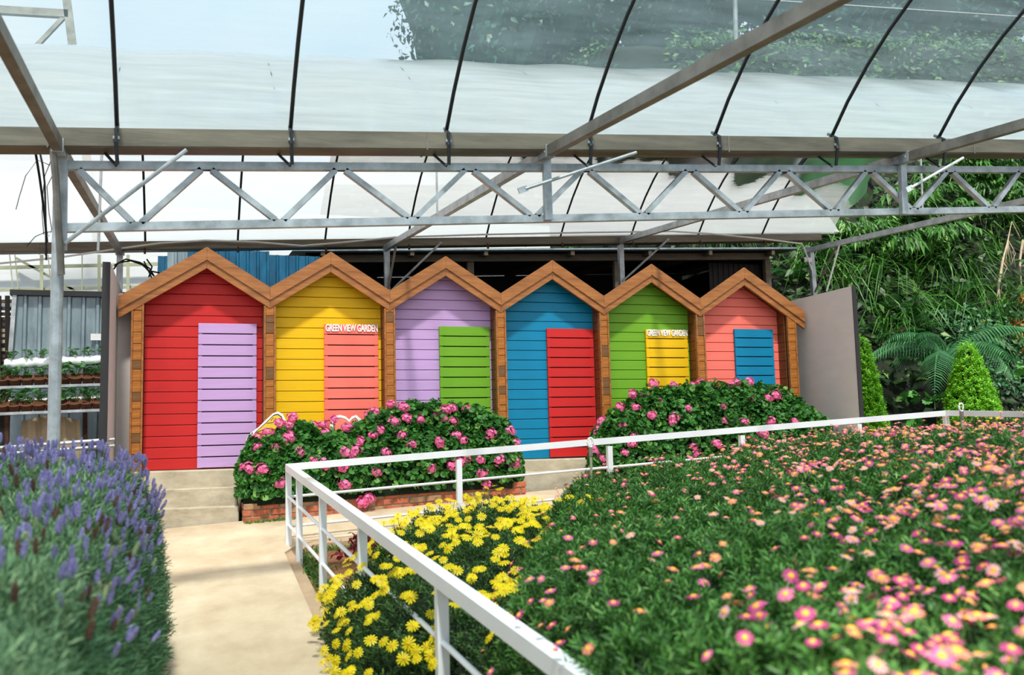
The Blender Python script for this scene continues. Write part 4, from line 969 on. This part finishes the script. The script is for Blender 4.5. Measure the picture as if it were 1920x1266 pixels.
def core(name, parent, zf, x0_, x1_, y0_, y1_, drop, m, nx=60, ny=60):  # dark sheet under the leaves, painting the shade in the gaps
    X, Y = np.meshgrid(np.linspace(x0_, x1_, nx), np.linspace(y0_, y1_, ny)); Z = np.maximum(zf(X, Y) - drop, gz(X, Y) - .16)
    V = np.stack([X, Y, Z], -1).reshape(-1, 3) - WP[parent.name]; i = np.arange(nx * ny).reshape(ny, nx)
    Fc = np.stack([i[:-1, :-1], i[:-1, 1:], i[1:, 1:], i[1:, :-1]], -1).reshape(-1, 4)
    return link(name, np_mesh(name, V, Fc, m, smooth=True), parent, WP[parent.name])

# ---- lavender hedge
def z_lav(X, Y):
    u = np.abs((X + 1.22) / 1.09); zt = .80 + .086 * Y + .03 * np.sin(Y * 3.1 + X * 4) + .03 * np.sin(Y * 7.7 - X * 5)
    sh_ = np.clip(1 - u ** 9, 0, 1) ** .5 * np.clip(1 - np.abs((Y - 3.5) / 3.95) ** 16, 0, 1) ** .5
    return gz(X, Y) - .06 + (zt - gz(X, Y) + .06) * sh_
lav = thing('lavender_hedge', 'grey green lavender hedge with violet flower spikes left of the path', 'hedge', (-1.2, 4.0, gz(-1.2, 4.0)))
o = WP[lav.name]
core('shade_core', lav, z_lav, -2.3, -.13, -.3, 7.3, .10, M['ger_core'])
spr = [t_sprig(18, .34, .017, .75) for _ in range(3)]
Pn, Nn = field(z_lav, -2.3, -.10, 0.9, 7.4, 20000, lambda p: inframe(p))
for q in range(2):
    k_ = np.where(rng.random(len(Pn)) < .5) if False else (np.arange(len(Pn)) % 2 == q)
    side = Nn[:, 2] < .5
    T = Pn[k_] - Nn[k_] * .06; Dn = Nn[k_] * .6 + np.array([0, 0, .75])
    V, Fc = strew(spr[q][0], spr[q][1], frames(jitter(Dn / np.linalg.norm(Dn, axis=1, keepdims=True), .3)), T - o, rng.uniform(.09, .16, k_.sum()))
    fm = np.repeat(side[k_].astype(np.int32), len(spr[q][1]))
    tag(link('foliage', np_mesh('foliage', V, Fc, [M['lav_leaf'], M['lav_shade']], fm), lav, o), kind='stuff')
def spike(kind, seed):
    rg = np.random.default_rng(seed); vs, fs, mi = [], [], []
    for k in range(34):
        t = k / 34; zc = t * 1.0; r = .14 * (math.sin(math.pi * min(1, t * .9 + .12)) ** .6); a = k * 2.4
        c = np.array([r * math.cos(a), r * math.sin(a), zc]); d = np.array([math.cos(a), math.sin(a), .7]); d /= np.linalg.norm(d)
        s_ = np.cross(d, (0, 0, 1)); s_ /= np.linalg.norm(s_); b = len(vs)
        vs += [c - s_ * .07 - d * .05, c + s_ * .07 - d * .05, c + s_ * .055 + d * .1, c - s_ * .055 + d * .1, c + d * .04 + (0, 0, .1)]
        fs += [(b, b + 1, b + 2, b + 3), (b, b + 4, b + 2, b + 1)][:1] + [(b, b + 1, b + 4, b + 4)][:0] + [(b + 3, b + 2, b + 1, b + 4)]; mi += [0, 0]
    b = len(vs)
    for r, z in ((.1, 0), (.13, .4), (.07, .95)): vs += [np.array([r * math.cos(t), r * math.sin(t), z]) for t in (0, 1.57, 3.14, 4.71)]
    fs += [(b + j * 4 + k, b + j * 4 + (k + 1) % 4, b + j * 4 + 4 + (k + 1) % 4, b + j * 4 + 4 + k) for j in (0, 1) for k in range(4)]; mi += [0] * 8
    b = len(vs)
    for z in (0, -3.2): vs += [np.array([.028 * math.cos(t), .028 * math.sin(t), z]) for t in (0, 2.1, 4.2)]
    fs += [(b + k, b + (k + 1) % 3, b + 3 + (k + 1) % 3, b + 3 + k) for k in range(3)]; mi += [1] * 3
    return np.array(vs), np.array(fs), np.array(mi)
sp_t = [spike(0, 1), spike(0, 2)]
sp_me = [[np_mesh('flower_spike', v, f, [M[mm], M['stem']], mi) for v, f, mi in sp_t] for mm in ('lav_flower', 'lav_brown', 'lav_pale')]
Ps, Ns = field(z_lav, -2.3, -.10, 1.0, 7.2, 640, lambda p: inframe(p, 20, 20) & (p[:, 0] < -.2) & ((rng.random(len(p)) < .25 + .75 * smooth(1.8, 5.5, p[:, 1]))))
cc = (Ps - E) @ R; dist = -cc[:, 2]; size = rng.uniform(.040, .058, len(Ps)); order = np.argsort(-size / dist)
Ds = np.array([0, 0, 1.0]) + Ns * .25; Ds = jitter(Ds / np.linalg.norm(Ds, axis=1, keepdims=True), .16); Bs = frames(Ds)
hgt = rng.uniform(.07, .17, len(Ps)) + .06 * smooth(5.5, 7, Ps[:, 1]); Ts = Ps + Ds * hgt[:, None]
for j in order[:300]:
    r_ = random.random(); kd = 0 if r_ < .74 else (1 if r_ < .86 else 2)
    ob = link('flower_spike', sp_me[kd][j % 2], lav, Ts[j], quat_euler(Bs[j]), size[j])
    if kd: ob['label'] = 'faded brown spike' if kd == 1 else 'pale green bud spike'
rest = order[300:]
V, Fc = strew(sp_t[0][0], sp_t[0][1], Bs[rest], Ts[rest] - o, size[rest]); tag(link('flower_spikes', np_mesh('flower_spikes', V, Fc, [M['lav_flower'], M['stem']], np.tile(sp_t[0][2], len(rest))), lav, o), kind='stuff')

# ---- yellow daisy bush astride the path railing
def z_yel(X, Y):
    g_ = gz(X, Y) - .07
    left = .90 + .80 * smooth(7.0, 8.8, Y) + .34 * (1 - smooth(4.8, 5.7, Y)); sx = smooth(left, left + .55, X) ** .6 * (1 - smooth(3.0, 3.5, X))
    sy = smooth(3.3, 4.0, Y) * (1 - smooth(8.6 + .5 * np.clip(X - 1.5, 0, 1.2), 9.6 + .5 * np.clip(X - 1.5, 0, 1.2), Y))
    h = .62 - .20 * smooth(7.0, 9.2, Y) + .10 * smooth(1.2, 2.4, X) + .05 * np.sin(X * 6 + Y * 2.3) + .05 * np.sin(Y * 5.1 - X * 3)
    return g_ + h * np.sqrt(np.clip(sx * sy, 0, 1))
yb = thing('yellow_daisy_bush', 'yellow daisy bush growing through the path railing', 'flower bush', (1.7, 7.0, gz(1.7, 7.0)))
o = WP[yb.name]
core('shade_core', yb, z_yel, .8, 3.6, 3.2, 10.4, .12, M['ger_core'])
spy = t_sprig(12, .30, .050, .8)
Pn, Nn = field(z_yel, .8, 3.5, 3.3, 10.2, 9000, lambda p: inframe(p))
Dn = Nn * .7 + np.array([0, 0, .7]); Dn /= np.linalg.norm(Dn, axis=1, keepdims=True)
V, Fc = strew(spy[0], spy[1], frames(jitter(Dn, .35)), Pn - Nn * .07 - o, rng.uniform(.07, .13, len(Pn)))
tag(link('foliage', np_mesh('foliage', V, Fc, M['yel_leaf']), yb, o), kind='stuff')
yd = [t_daisy(12, .24, .16, 3.0) for _ in range(3)]; yd_me = [np_mesh('flower', v, f, [M['yel_petal'], M['yel_disc'], M['stem']], mi) for v, f, mi in yd]
Pf, Nf = field(z_yel, .85, 3.3, 3.6, 10.1, 950, lambda p: inframe(p, 10, 20))
Df = jitter(Nf * .8 + np.array([-.1, -.6, .4]), .3); Bf = frames(Df); Tf = Pf + Nf * rng.uniform(.06, .14, len(Pf))[:, None]; sf = rng.uniform(.031, .043, len(Pf))
dist = -((Pf - E) @ R)[:, 2]; order = np.argsort(-sf / dist)
for j in order[:300]: link('flower', yd_me[j % 3], yb, Tf[j], quat_euler(Bf[j]), sf[j])
rest = order[300:]; V, Fc = strew(yd[0][0], yd[0][1], Bf[rest], Tf[rest] - o, sf[rest]); tag(link('flowers', np_mesh('flowers', V, Fc, [M['yel_petal'], M['yel_disc'], M['stem']], np.tile(yd[0][2], len(rest))), yb, o), kind='stuff')

# ---- pink daisy bed in the foreground
def z_pk(X, Y):
    g_ = gz(X, Y) - .06
    zt = np.minimum(.72 + .16 * X - .027 * Y, 1.31 + .012 * X) + .03 * np.sin(X * 3.3 + Y * 1.7) + .03 * np.sin(X * 7.1 - Y * 4.3) + .025 * np.sin(Y * 9) + .045 * np.sin(X * 19 + 2 * np.sin(Y * 7)) * np.sin(Y * 17 + 2 * np.sin(X * 5))
    left = np.interp(Y, [1, 2.5, 3.2, 4.4, 6.3, 8.5], [.80, .94, 1.10, 1.20, 2.05, 3.1])
    s_ = smooth(left, left + .38, X) * smooth(.3, .9, Y) * (1 - smooth(8.4, 9.4, Y))
    return g_ + (zt - g_) * np.sqrt(np.clip(s_, 0, 1))
pb = thing('pink_daisy_bed', 'large bed of blurred pink daisies filling the right foreground', 'flower bed', (4.0, 5.0, gz(4.0, 5.0)))
o = WP[pb.name]
core('shade_core', pb, z_pk, .9, 10.5, .4, 9.5, .11, M['ger_core'], 90, 90)
spd = [t_sprig(16, .36, .042, .7) for _ in range(2)]
Pn, Nn = field(z_pk, .9, 10.0, .6, 9.3, 42000, lambda p: inframe(p, 650, 500))
Dn = Nn * .7 + np.array([0, 0, .7]); Dn /= np.linalg.norm(Dn, axis=1, keepdims=True)
for q in range(2):
    k_ = np.arange(len(Pn)) % 2 == q
    V, Fc = strew(spd[q][0], spd[q][1], frames(jitter(Dn[k_], .35)), Pn[k_] - Nn[k_] * .07 - o, rng.uniform(.065, .125, k_.sum()))
    tag(link('foliage', np_mesh('foliage', V, Fc, M['daisy_leaf']), pb, o), kind='stuff')
pd = [t_daisy(12, .40, .12, 4.0) for _ in range(2)]
pmats = ['pk_petal_a', 'pk_petal_b', 'pk_petal_c', 'pk_petal_d']
pd_me = [[np_mesh('flower', v, f, [M[mm], M['pk_disc'], M['stem']], mi) for v, f, mi in pd] for mm in pmats]
Pf, Nf = field(z_pk, .95, 10.0, 1.0, 9.2, 3500, lambda p: inframe(p, 500, 200) & (rng.random(len(p)) < (.13 + .87 * smooth(.50, .95, p[:, 0] / p[:, 1] + .16 * smooth(5, 7.5, p[:, 1]))) * np.clip(4.5 / np.hypot(p[:, 0], p[:, 1]), .55, 1.0)))
Df = jitter(Nf * .6 + np.array([-.05, -.22, .6]), .28); Bf = frames(Df); Tf = Pf + Df * rng.uniform(.05, .16, len(Pf))[:, None]; sf = rng.uniform(.018, .028, len(Pf))
dist = -((Pf - E) @ R)[:, 2]; order = np.argsort(-sf / dist * inframe(Pf, 0, 0)); kinds = rng.choice(4, len(Pf), p=[.36, .32, .14, .18])
for j in order[:300]: link('flower', pd_me[kinds[j]][j % 2], pb, Tf[j], quat_euler(Bf[j]), sf[j])
Vs, Fs, Ms, nn = [], [], [], 0
for kd in range(4):
    rest = order[300:][kinds[order[300:]] == kd]; V, Fc = strew(pd[0][0], pd[0][1], Bf[rest], Tf[rest] - o, sf[rest])
    mi = np.tile(pd[0][2], len(rest)); mi = np.where(mi == 0, kd, mi + 3); Vs.append(V); Fs.append(Fc + nn); Ms.append(mi); nn += len(V)
tag(link('flowers', np_mesh('flowers', np.concatenate(Vs), np.concatenate(Fs), [M[m] for m in pmats] + [M['pk_disc'], M['stem']], np.concatenate(Ms)), pb, o), kind='stuff')

# ---- small things at the path edge
cl = thing('red_leaved_plant', 'small dark red leaved plant inside the path railing corner', 'plant', (1.75, 10.1, gz(1.75, 10.1) - .07))
o = WP[cl.name]; n = 150; lc = t_lance(.3)
T = np.stack([rng.normal(0, .17, n), rng.normal(0, .12, n), rng.uniform(.03, .26, n)], 1); Nn = jitter(T + np.array([0, -.1, .25]), .3)
V, Fc = strew(lc[0], lc[1], frames(Nn), T, rng.uniform(.05, .09, n)); link('leaves', np_mesh('leaves', V, Fc, M['coleus']), cl, o)
b = MB()
for k in range(9): b.tube([o + (0.02 * math.cos(k), .02 * math.sin(k), 0), o + (.16 * math.cos(k * 1.4), .11 * math.sin(k * 1.4), .22)], .006, 5)
b.build('stems', M['coleus'], cl)
bl = t_blade(3, .06, .9)
n = 2600
X = np.concatenate([1.12 + np.abs(rng.normal(0, .12, n - 700)), rng.uniform(1.3, 4.2, 700)]); Y = np.concatenate([rng.uniform(7.2, 10.8, n - 700), 10.85 - np.abs(rng.normal(0, .1, 700))])
cl_ = (np.sin(Y * 5.3) + np.sin(Y * 11 + 1) + .6 > rng.uniform(-1.2, 1.2, n)); X, Y = X[cl_], Y[cl_]; n = len(X)
T = np.stack([X, Y, gz(X, Y) - .075], 1); V, Fc = strew(bl[0], bl[1], frames(jitter(np.tile([0, 0, 1.0], (n, 1)), .5)), T, rng.uniform(.04, .13, n))
tag(link('edge_grass', np_mesh('edge_grass', V, Fc, M['grass'])), 'short green grass tufts along the kerb by the path railing', 'grass', kind='stuff')
n = 260; X = rng.uniform(.72, 1.35, n); Y = 12.72 - np.abs(rng.normal(0, .04, n)); T = np.stack([X, Y, gz(X, Y)], 1)
V, Fc = strew(bl[0], bl[1], frames(jitter(np.tile([0, -.5, 1.0], (n, 1)), .6)), T, rng.uniform(.03, .08, n))
tag(link('planter_weeds', np_mesh('planter_weeds', V, Fc, M['grass'])), 'small weeds at the foot of the left brick planter', 'weeds', kind='stuff')

# ================================================================== HILLSIDE PLANTS
def hit(px, py):
    d = ray(px, py); d = d / d[1]
    for yy in np.arange(13.8, 45, .1):
        p_ = E + d * yy
        if p_[2] < float(hz(np.array(p_[0]), np.array(yy))): return p_
    return E + d * 45
# undergrowth carpet
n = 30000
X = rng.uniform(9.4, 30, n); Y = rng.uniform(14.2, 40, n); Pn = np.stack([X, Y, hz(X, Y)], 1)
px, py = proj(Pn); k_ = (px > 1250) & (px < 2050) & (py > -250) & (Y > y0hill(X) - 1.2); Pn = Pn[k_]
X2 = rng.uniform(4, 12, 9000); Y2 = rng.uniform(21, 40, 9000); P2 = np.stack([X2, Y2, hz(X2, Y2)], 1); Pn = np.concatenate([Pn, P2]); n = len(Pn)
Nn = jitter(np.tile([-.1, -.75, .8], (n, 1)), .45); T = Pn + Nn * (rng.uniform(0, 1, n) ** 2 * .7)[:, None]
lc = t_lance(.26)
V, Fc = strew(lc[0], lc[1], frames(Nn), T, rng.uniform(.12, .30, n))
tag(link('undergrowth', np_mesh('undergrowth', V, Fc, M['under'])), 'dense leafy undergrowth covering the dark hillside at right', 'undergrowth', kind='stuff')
# bamboo-like grass clumps
def clump_mesh(nb, L, w, seed, m, spread=.22):
    parts = []; rg = np.random.default_rng(seed)
    for k in range(nb):
        v, f = t_blade(6, w * rg.uniform(.7, 1.2), rg.uniform(.7, 2.3), L * rg.uniform(.55, 1.1)); tilt = abs(rg.normal(0, spread))
        v = v @ roty(tilt).T @ rotz(rg.uniform(0, 6.28)).T + (rg.normal(0, .07), rg.normal(0, .07), 0); parts.append((v, f))
    v, f = merge(parts); return np_mesh('blades', v, f, m)
clm = [clump_mesh(52, 1.3, .014, s_, M['bamboo']) for s_ in range(4)]
base_me = MB().lathe((0, 0, 0), [(.001, .16), (.09, .1), (.13, -.1)], 8).mesh('root_crown', M['bark'])
cl_px = [(1490, 512), (1545, 500), (1575, 520), (1600, 545), (1620, 500), (1640, 540), (1660, 570), (1530, 468), (1565, 452), (1440, 452), (1400, 448), (1350, 450), (1300, 449), (1690, 610), (1720, 600), (1755, 585), (1790, 600), (1850, 560), (1880, 590), (1905, 560), (1890, 620), (1830, 520), (1770, 500), (1710, 520), (1880, 480), (1900, 420), (1840, 400), (1790, 430), (1740, 400), (1690, 440), (1760, 340), (1850, 330), (1900, 350), (1810, 300), (1655, 640), (1900, 680), (1860, 650)]
ordn += ['twelfth', 'thirteenth', 'fourteenth', 'fifteenth', 'sixteenth', 'seventeenth', 'eighteenth']
def region(a, b):
    if b < 456 and a < 1500: return 'above the shed roof'
    if a < 1668: return 'above the grey right wall'
    if b < 455: return 'behind the truss on the upper slope'
    return 'on the slope above the cypresses'
def hill_label(fmt, pts):
    out = []
    for a, b in pts:
        r_ = region(a, b); k = sum(1 for c in pts if region(*c) == r_ and (c[0], c[1]) < (a, b)); out.append(fmt % (ordn[k], r_))
    return out
cl_lb = hill_label('%s arching green grass clump from the left %s', cl_px)
for q, (a, b) in enumerate(cl_px):
    p_ = hit(a, b + 14)
    t = thing('grass_clump', cl_lb[q], 'grass clump', p_ + (0, 0, -.05), 'long grass clumps on the hillside')
    s_ = random.uniform(.7, 1.15); link('blades', clm[q % 4], t, p_ + (0, 0, .0), (0.35, random.uniform(-.2, .2), q * 1.7), s_); link('root_crown', base_me, t, p_)
# drooping leafy shoots
def shoot_mesh(seed):
    rg = np.random.default_rng(seed); parts = []; P_ = [np.zeros(3)]
    for k in range(14): 
        a = 1.2 - 1.9 * k / 14; P_.append(P_[-1] + np.array([math.cos(a), 0, math.sin(a)]) * .1)
    lv = np.array([(0, 0, 0), (.3, .12, .03), (1, 0, 0), (.3, -.12, .03), (.35, 0, -.02)]); lf = np.array([(0, 4, 1), (4, 2, 1), (0, 3, 4), (4, 3, 2)])
    for k in range(3, 15):
        for sg in (-1, 1, 0):
            L_ = rg.uniform(.2, .36); v = lv * L_ @ roty(rg.uniform(.7, 1.35)).T @ rotz(sg * rg.uniform(.5, 1.4)).T + P_[k]; parts.append((v, lf))
    for k in range(14):
        a, b = P_[k], P_[k + 1]; h = .007
        parts.append((np.array([a + (0, -h, 0), a + (0, h, 0), b + (0, h, 0), b + (0, -h, 0)]), np.array([(0, 1, 2), (0, 2, 3)])))
    v, f = merge(parts); return np_mesh('shoot', v, f, M['bamboo'])
shm = [shoot_mesh(s_) for s_ in range(4)]
sh_px = [(1650, 430), (1600, 445), (1700, 400), (1690, 470), (1720, 440), (1740, 380), (1770, 330), (1800, 370), (1830, 330), (1870, 380), (1900, 330), (1780, 420), (1640, 480), (1740, 470), (1800, 310), (1860, 310), (1905, 390)]
sh_lb = hill_label('%s drooping narrow leaved shrub from the left %s', sh_px)
for q, (a, b) in enumerate(sh_px):
    p_ = hit(a, b + 30)
    t = thing('leafy_shrub', sh_lb[q], 'shrub', p_, 'drooping shrubs on the upper hillside')
    for j in range(7):
        link('shoot', shm[(q + j) % 4], t, p_ + (0, 0, .05), (random.uniform(-.3, .3), random.uniform(-.5, .2), -1.57 + random.uniform(-1.7, 1.7)), random.uniform(.8, 1.25))
# ferns
fr_me = [np_mesh('frond', *t_frond(22, 1.0, .26, .9, .25), M['fern']), np_mesh('frond', *t_frond(22, 1.0, .22, .6, .3), M['fern'])]
for q, (a, b, s_, lb) in enumerate(((1490, 520, .9, 'light green fern beside the shed end above the coral hut'), (1690, 640, 1.0, 'spreading green fern on the slope above the left cypress'), (1740, 660, .8, 'small fern on the slope left of the tree fern'), (1780, 590, .8, 'fern at the middle of the dark slope'), (1850, 330, .9, 'fern at the top right of the slope behind the truss'), (1560, 480, .8, 'fern high beside the leaning post'), (1722, 612, 1.0, 'wide fern on the slope straight above the gap between the cypresses'), (1835, 600, .9, 'fern on the slope above the right cypress tip'), (1680, 575, .8, 'fern on the slope just right of the grey wall top'), (1790, 545, .8, 'lone fern in the darkest part of the slope'))):
    p_ = hit(a, b + 10); t = thing('fern', lb, 'fern', p_, 'ferns on the hillside')
    for j in range(9): link('frond', fr_me[j % 2], t, p_ + (0, 0, .03), (0, random.uniform(-.4, .1), -1.57 + (j - 4) * .55 + random.uniform(-.2, .2)), s_ * random.uniform(.8, 1.15))
tf_me = [np_mesh('frond', *t_frond(36, 1.0, .25, 1.3, .55), M['fern_dark']), np_mesh('frond', *t_frond(36, 1.0, .27, 1.1, .5), M['fern_dark'])]
c = at(1772, 672, 14.9)
tfn = thing('tree_fern', 'large tree fern with long comb like fronds behind the right cypress', 'tree fern', (c[0], c[1], gz(c[0], c[1])))
MB().tube([(c[0], c[1], gz(c[0], c[1]) - .1), (c[0] + .03, c[1], c[2] * .5 + .5), c], [.1, .08, .07], 8).build('trunk', M['bark'], tfn)
for j in range(15):
    a = -1.57 + (j - 7) * .42 + random.uniform(-.1, .1)
    link('frond', tf_me[j % 2], tfn, c, (random.uniform(-.2, .2), random.uniform(-.45, .5), a), random.uniform(1.2, 2.1))
# clipped cypresses
cyl = t_sprig(9, .4, .06, .5)
def cypress(px0, px1, ytop, ybot, Y, label, lean=0):
    a, b = at(px0, ybot, Y), at(px1, ybot, Y); tpz = at((px0 + px1) / 2, ytop, Y)[2]; xc = (a[0] + b[0]) / 2; r = (b[0] - a[0]) / 2; zb_ = gz(xc, Y); H = tpz - zb_
    t = thing('cypress', label, 'cypress', (xc, Y, zb_)); o = WP[t.name]
    def rad(u): return r * np.clip((1 - u) ** .75, 0, 1) * np.clip(.75 + u * 1.6, 0, 1.0)
    MB().lathe(o, [(rad(u) * .8 + .001, H * u * .96) for u in np.linspace(0, 1, 12)], 12).build('shade_core', M['ger_core'], t)  # dark inner cone, interior shade put into its colour
    MB().tube([o + (0, 0, -.1), o + (0, 0, .3)], .04, 8).build('trunk', M['bark'], t)
    n = 4200; u = 1 - np.sqrt(rng.uniform(0, 1, n)); th = rng.uniform(0, 6.283, n); rr = rad(u) * rng.uniform(.85, 1.04, n)
    T = np.stack([rr * np.cos(th), rr * np.sin(th), H * u], 1); Nn = jitter(np.stack([np.cos(th) * .45, np.sin(th) * .45, np.ones(n)], 1), .25)
    V, Fc = strew(cyl[0], cyl[1], frames(Nn), T, rng.uniform(.07, .13, n)); tag(link('foliage', np_mesh('foliage', V, Fc, M['cypress']), t, o), kind='stuff')
cypress(1595, 1660, 632, 815, 13.4, 'slender bright green cypress beside the grey right wall')
cypress(1778, 1874, 642, 830, 13.0, 'broad cone shaped bright green cypress by the right end of the railing')
# yellow flowers beyond the railing at right
def z_yr(X, Y): return gz(X, Y) - .05 + .62 * np.sqrt(np.clip(1 - ((X - yrc[0]) / 1.5) ** 2 - ((Y - yrc[1]) / .55) ** 2, 0, 1))
yrc = at(1900, 800, 12.1)
yr = thing('yellow_flower_bush', 'low bush of small yellow flowers beyond the railing at the right edge', 'flower bush', (yrc[0], yrc[1], gz(yrc[0], yrc[1]))); o = WP[yr.name]
core('shade_core', yr, z_yr, yrc[0] - 1.5, yrc[0] + 1.5, yrc[1] - .6, yrc[1] + .6, .08, M['ger_core'], 30, 20)
Pn, Nn = field(z_yr, yrc[0] - 1.5, yrc[0] + 1.5, yrc[1] - .6, yrc[1] + .6, 1500)
V, Fc = strew(spd[0][0], spd[0][1], frames(jitter(Nn + np.array([0, 0, .5]), .35)), Pn - Nn * .05 - o, rng.uniform(.08, .15, len(Pn))); tag(link('foliage', np_mesh('foliage', V, Fc, M['yel_leaf']), yr, o), kind='stuff')
Pf, Nf = field(z_yr, yrc[0] - 1.5, yrc[0] + 1.5, yrc[1] - .6, yrc[1] + .3, 150); Bf = frames(jitter(Nf + np.array([0, -.5, .2]), .25))
for j in range(len(Pf)): link('flower', yd_me[j % 3], yr, Pf[j] + Nf[j] * .05, quat_euler(Bf[j]), random.uniform(.028, .04))
# orange flowers on a dark shrub
Pq = [(1838, 626), (1843, 634), (1836, 645), (1834, 656), (1910, 632), (1917, 664), (1908, 606), (1915, 560), (1898, 605), (1841, 629)]
oc = hit(1880, 690); ob_ = thing('orange_flowered_vine', 'dark leafy vine with clusters of orange flowers at the right edge', 'vine', oc); o = WP[ob_.name]
n = 2600; T = np.stack([rng.uniform(-1.0, 1.6, n), rng.normal(-.1, .25, n), rng.uniform(-.6, 1.3, n)], 1); T[:, 1] += T[:, 2] * .85 - .25
Nn = jitter(np.tile([-.1, -.8, .6], (n, 1)), .45); V, Fc = strew(lc[0], lc[1], frames(Nn), T, rng.uniform(.07, .15, n)); tag(link('foliage', np_mesh('foliage', V, Fc, M['fern_dark']), ob_, o), kind='stuff')
oh = np_mesh('flower_cluster', *strew(t_lance(.2)[0], t_lance(.2)[1], frames(jitter(np.tile([0, -.4, .9], (40, 1)), .8)), rng.normal(0, .045, (40, 3)), np.full(40, .07)), M['orange'])
for q, (a, b) in enumerate(Pq):
    yy = oc[1] - .45 + (690 - b) * .009; link('flower_cluster', oh, ob_, at(a, b, yy), (0, 0, q), random.uniform(.8, 1.4))
# dry hanging stalks
for q, (pts, lb) in enumerate(((((1897, 415), (1890, 450), (1880, 490), (1872, 540), (1866, 585)), 'tall dry bleached stalk leaning on the hillside at right'), (((1918, 450), (1912, 490), (1905, 540)), 'shorter dry stalk at the right edge of the hillside'))):
    p3 = [hit(*pts[-1]) + (0, -.15, 0)]; 
    for (a, b) in pts[::-1][1:]: p3.append(at(a, b, p3[0][1] - .02))
    t = thing('dry_stalk', lb, 'stalk', p3[0]); MB().tube(p3, [.012, .026, .024, .013, .005][:len(p3)], 6).build('stalk', M['straw'], t)
    b = MB()
    for j in range(10):
        i_ = random.randrange(1, len(p3)); v = p3[i_]; b.tube([v, v + (random.uniform(-.12, .12), random.uniform(-.1, 0), -random.uniform(.15, .35)), v + (random.uniform(-.2, .2), -.05, -random.uniform(.4, .6))], [.008, .006, .002], 4)
    b.build('dry_leaves', M['straw'], t)
# broad-leaved seedlings
for q, (a, b) in enumerate(((1712, 800), (1752, 752), (1910, 700), (1725, 530), (1700, 745))):
    p_ = at(a, b, 14.0 if b > 690 else 15.5) if b > 690 else hit(a, b)
    t = thing('broad_leaf_plant', ['broad leaved plant behind the railing between the cypresses', 'broad leaved plant under the tree fern', 'broad leaved climber at the right edge above the yellow flowers', 'broad leaved plant on the shaded middle slope', 'broad leaved plant right of the slender cypress'][q], 'plant', p_ + (0, 0, -.1))
    b_ = MB().tube([p_ + (0, 0, -.15), p_], .008, 5).build('stem', M['stem'], t)
    for j in range(6): link('leaf', single_leaf[0], t, p_ + (random.uniform(-.14, .14), random.uniform(-.1, .05), random.uniform(-.08, .12)), (random.uniform(.5, 1.2), random.uniform(-.4, .4), random.uniform(0, 6)), random.uniform(1.3, 2.2))
# trees on top of the hill, seen through the film
core_me = bpy.data.meshes.new('inner_crown'); bm = bmesh.new(); bmesh.ops.create_icosphere(bm, subdivisions=3, radius=1.0)
for v in bm.verts: v.co *= 1 + .12 * math.sin(v.co.x * 7 + 1) * math.cos(v.co.z * 6) + .08 * math.sin(v.co.y * 9)
bm.to_mesh(core_me); bm.free(); core_me.materials.append(M['tree_core'])
for q, (X, Y, H, r) in enumerate(sorted(((9.0, 30, 15, 2.9), (12.3, 29, 16, 3.4), (16.0, 30, 16, 3.8), (20.5, 28, 15, 3.8), (25.0, 29, 15, 4.2), (30, 30, 15, 4.2), (14.5, 35, 18, 4.2), (20.5, 35, 18, 4.5), (26.5, 35, 18, 4.5)), key=lambda a: a[0] / a[1])):
    zb_ = float(hz(np.array(X), np.array(Y))); t = thing('hill_tree', '%s dense tree from the left on the hilltop seen through the roof film' % ordn[q], 'tree', (X, Y, zb_ - .1), 'trees on the hilltop'); o = WP[t.name]
    MB().tube([o, o + (.1, 0, H * .3), o + (0, .1, H * .6)], [.25, .2, .1], 8).build('trunk', M['bark'], t)
    link('inner_crown', core_me, t, o + (0, 0, H * .46), (0, 0, q), (r * .86, r * .86, H * .44))
    n = 5200; u = rng.normal(0, 1, (n, 3)); u /= np.linalg.norm(u, axis=1, keepdims=True); T = u * rng.uniform(.82, 1.08, (n, 1)) * (r, r, H * .48) * (1 + .1 * np.sin(u[:, :1] * 7) * np.cos(u[:, 2:] * 6)) + (0, 0, H * .46)
    V, Fc = strew(lc[0], lc[1], frames(jitter(u + np.array([0, 0, .4]), .5)), T, rng.uniform(.16, .34, n)); tag(link('foliage', np_mesh('foliage', V, Fc, M['tree']), t, o), kind='stuff')
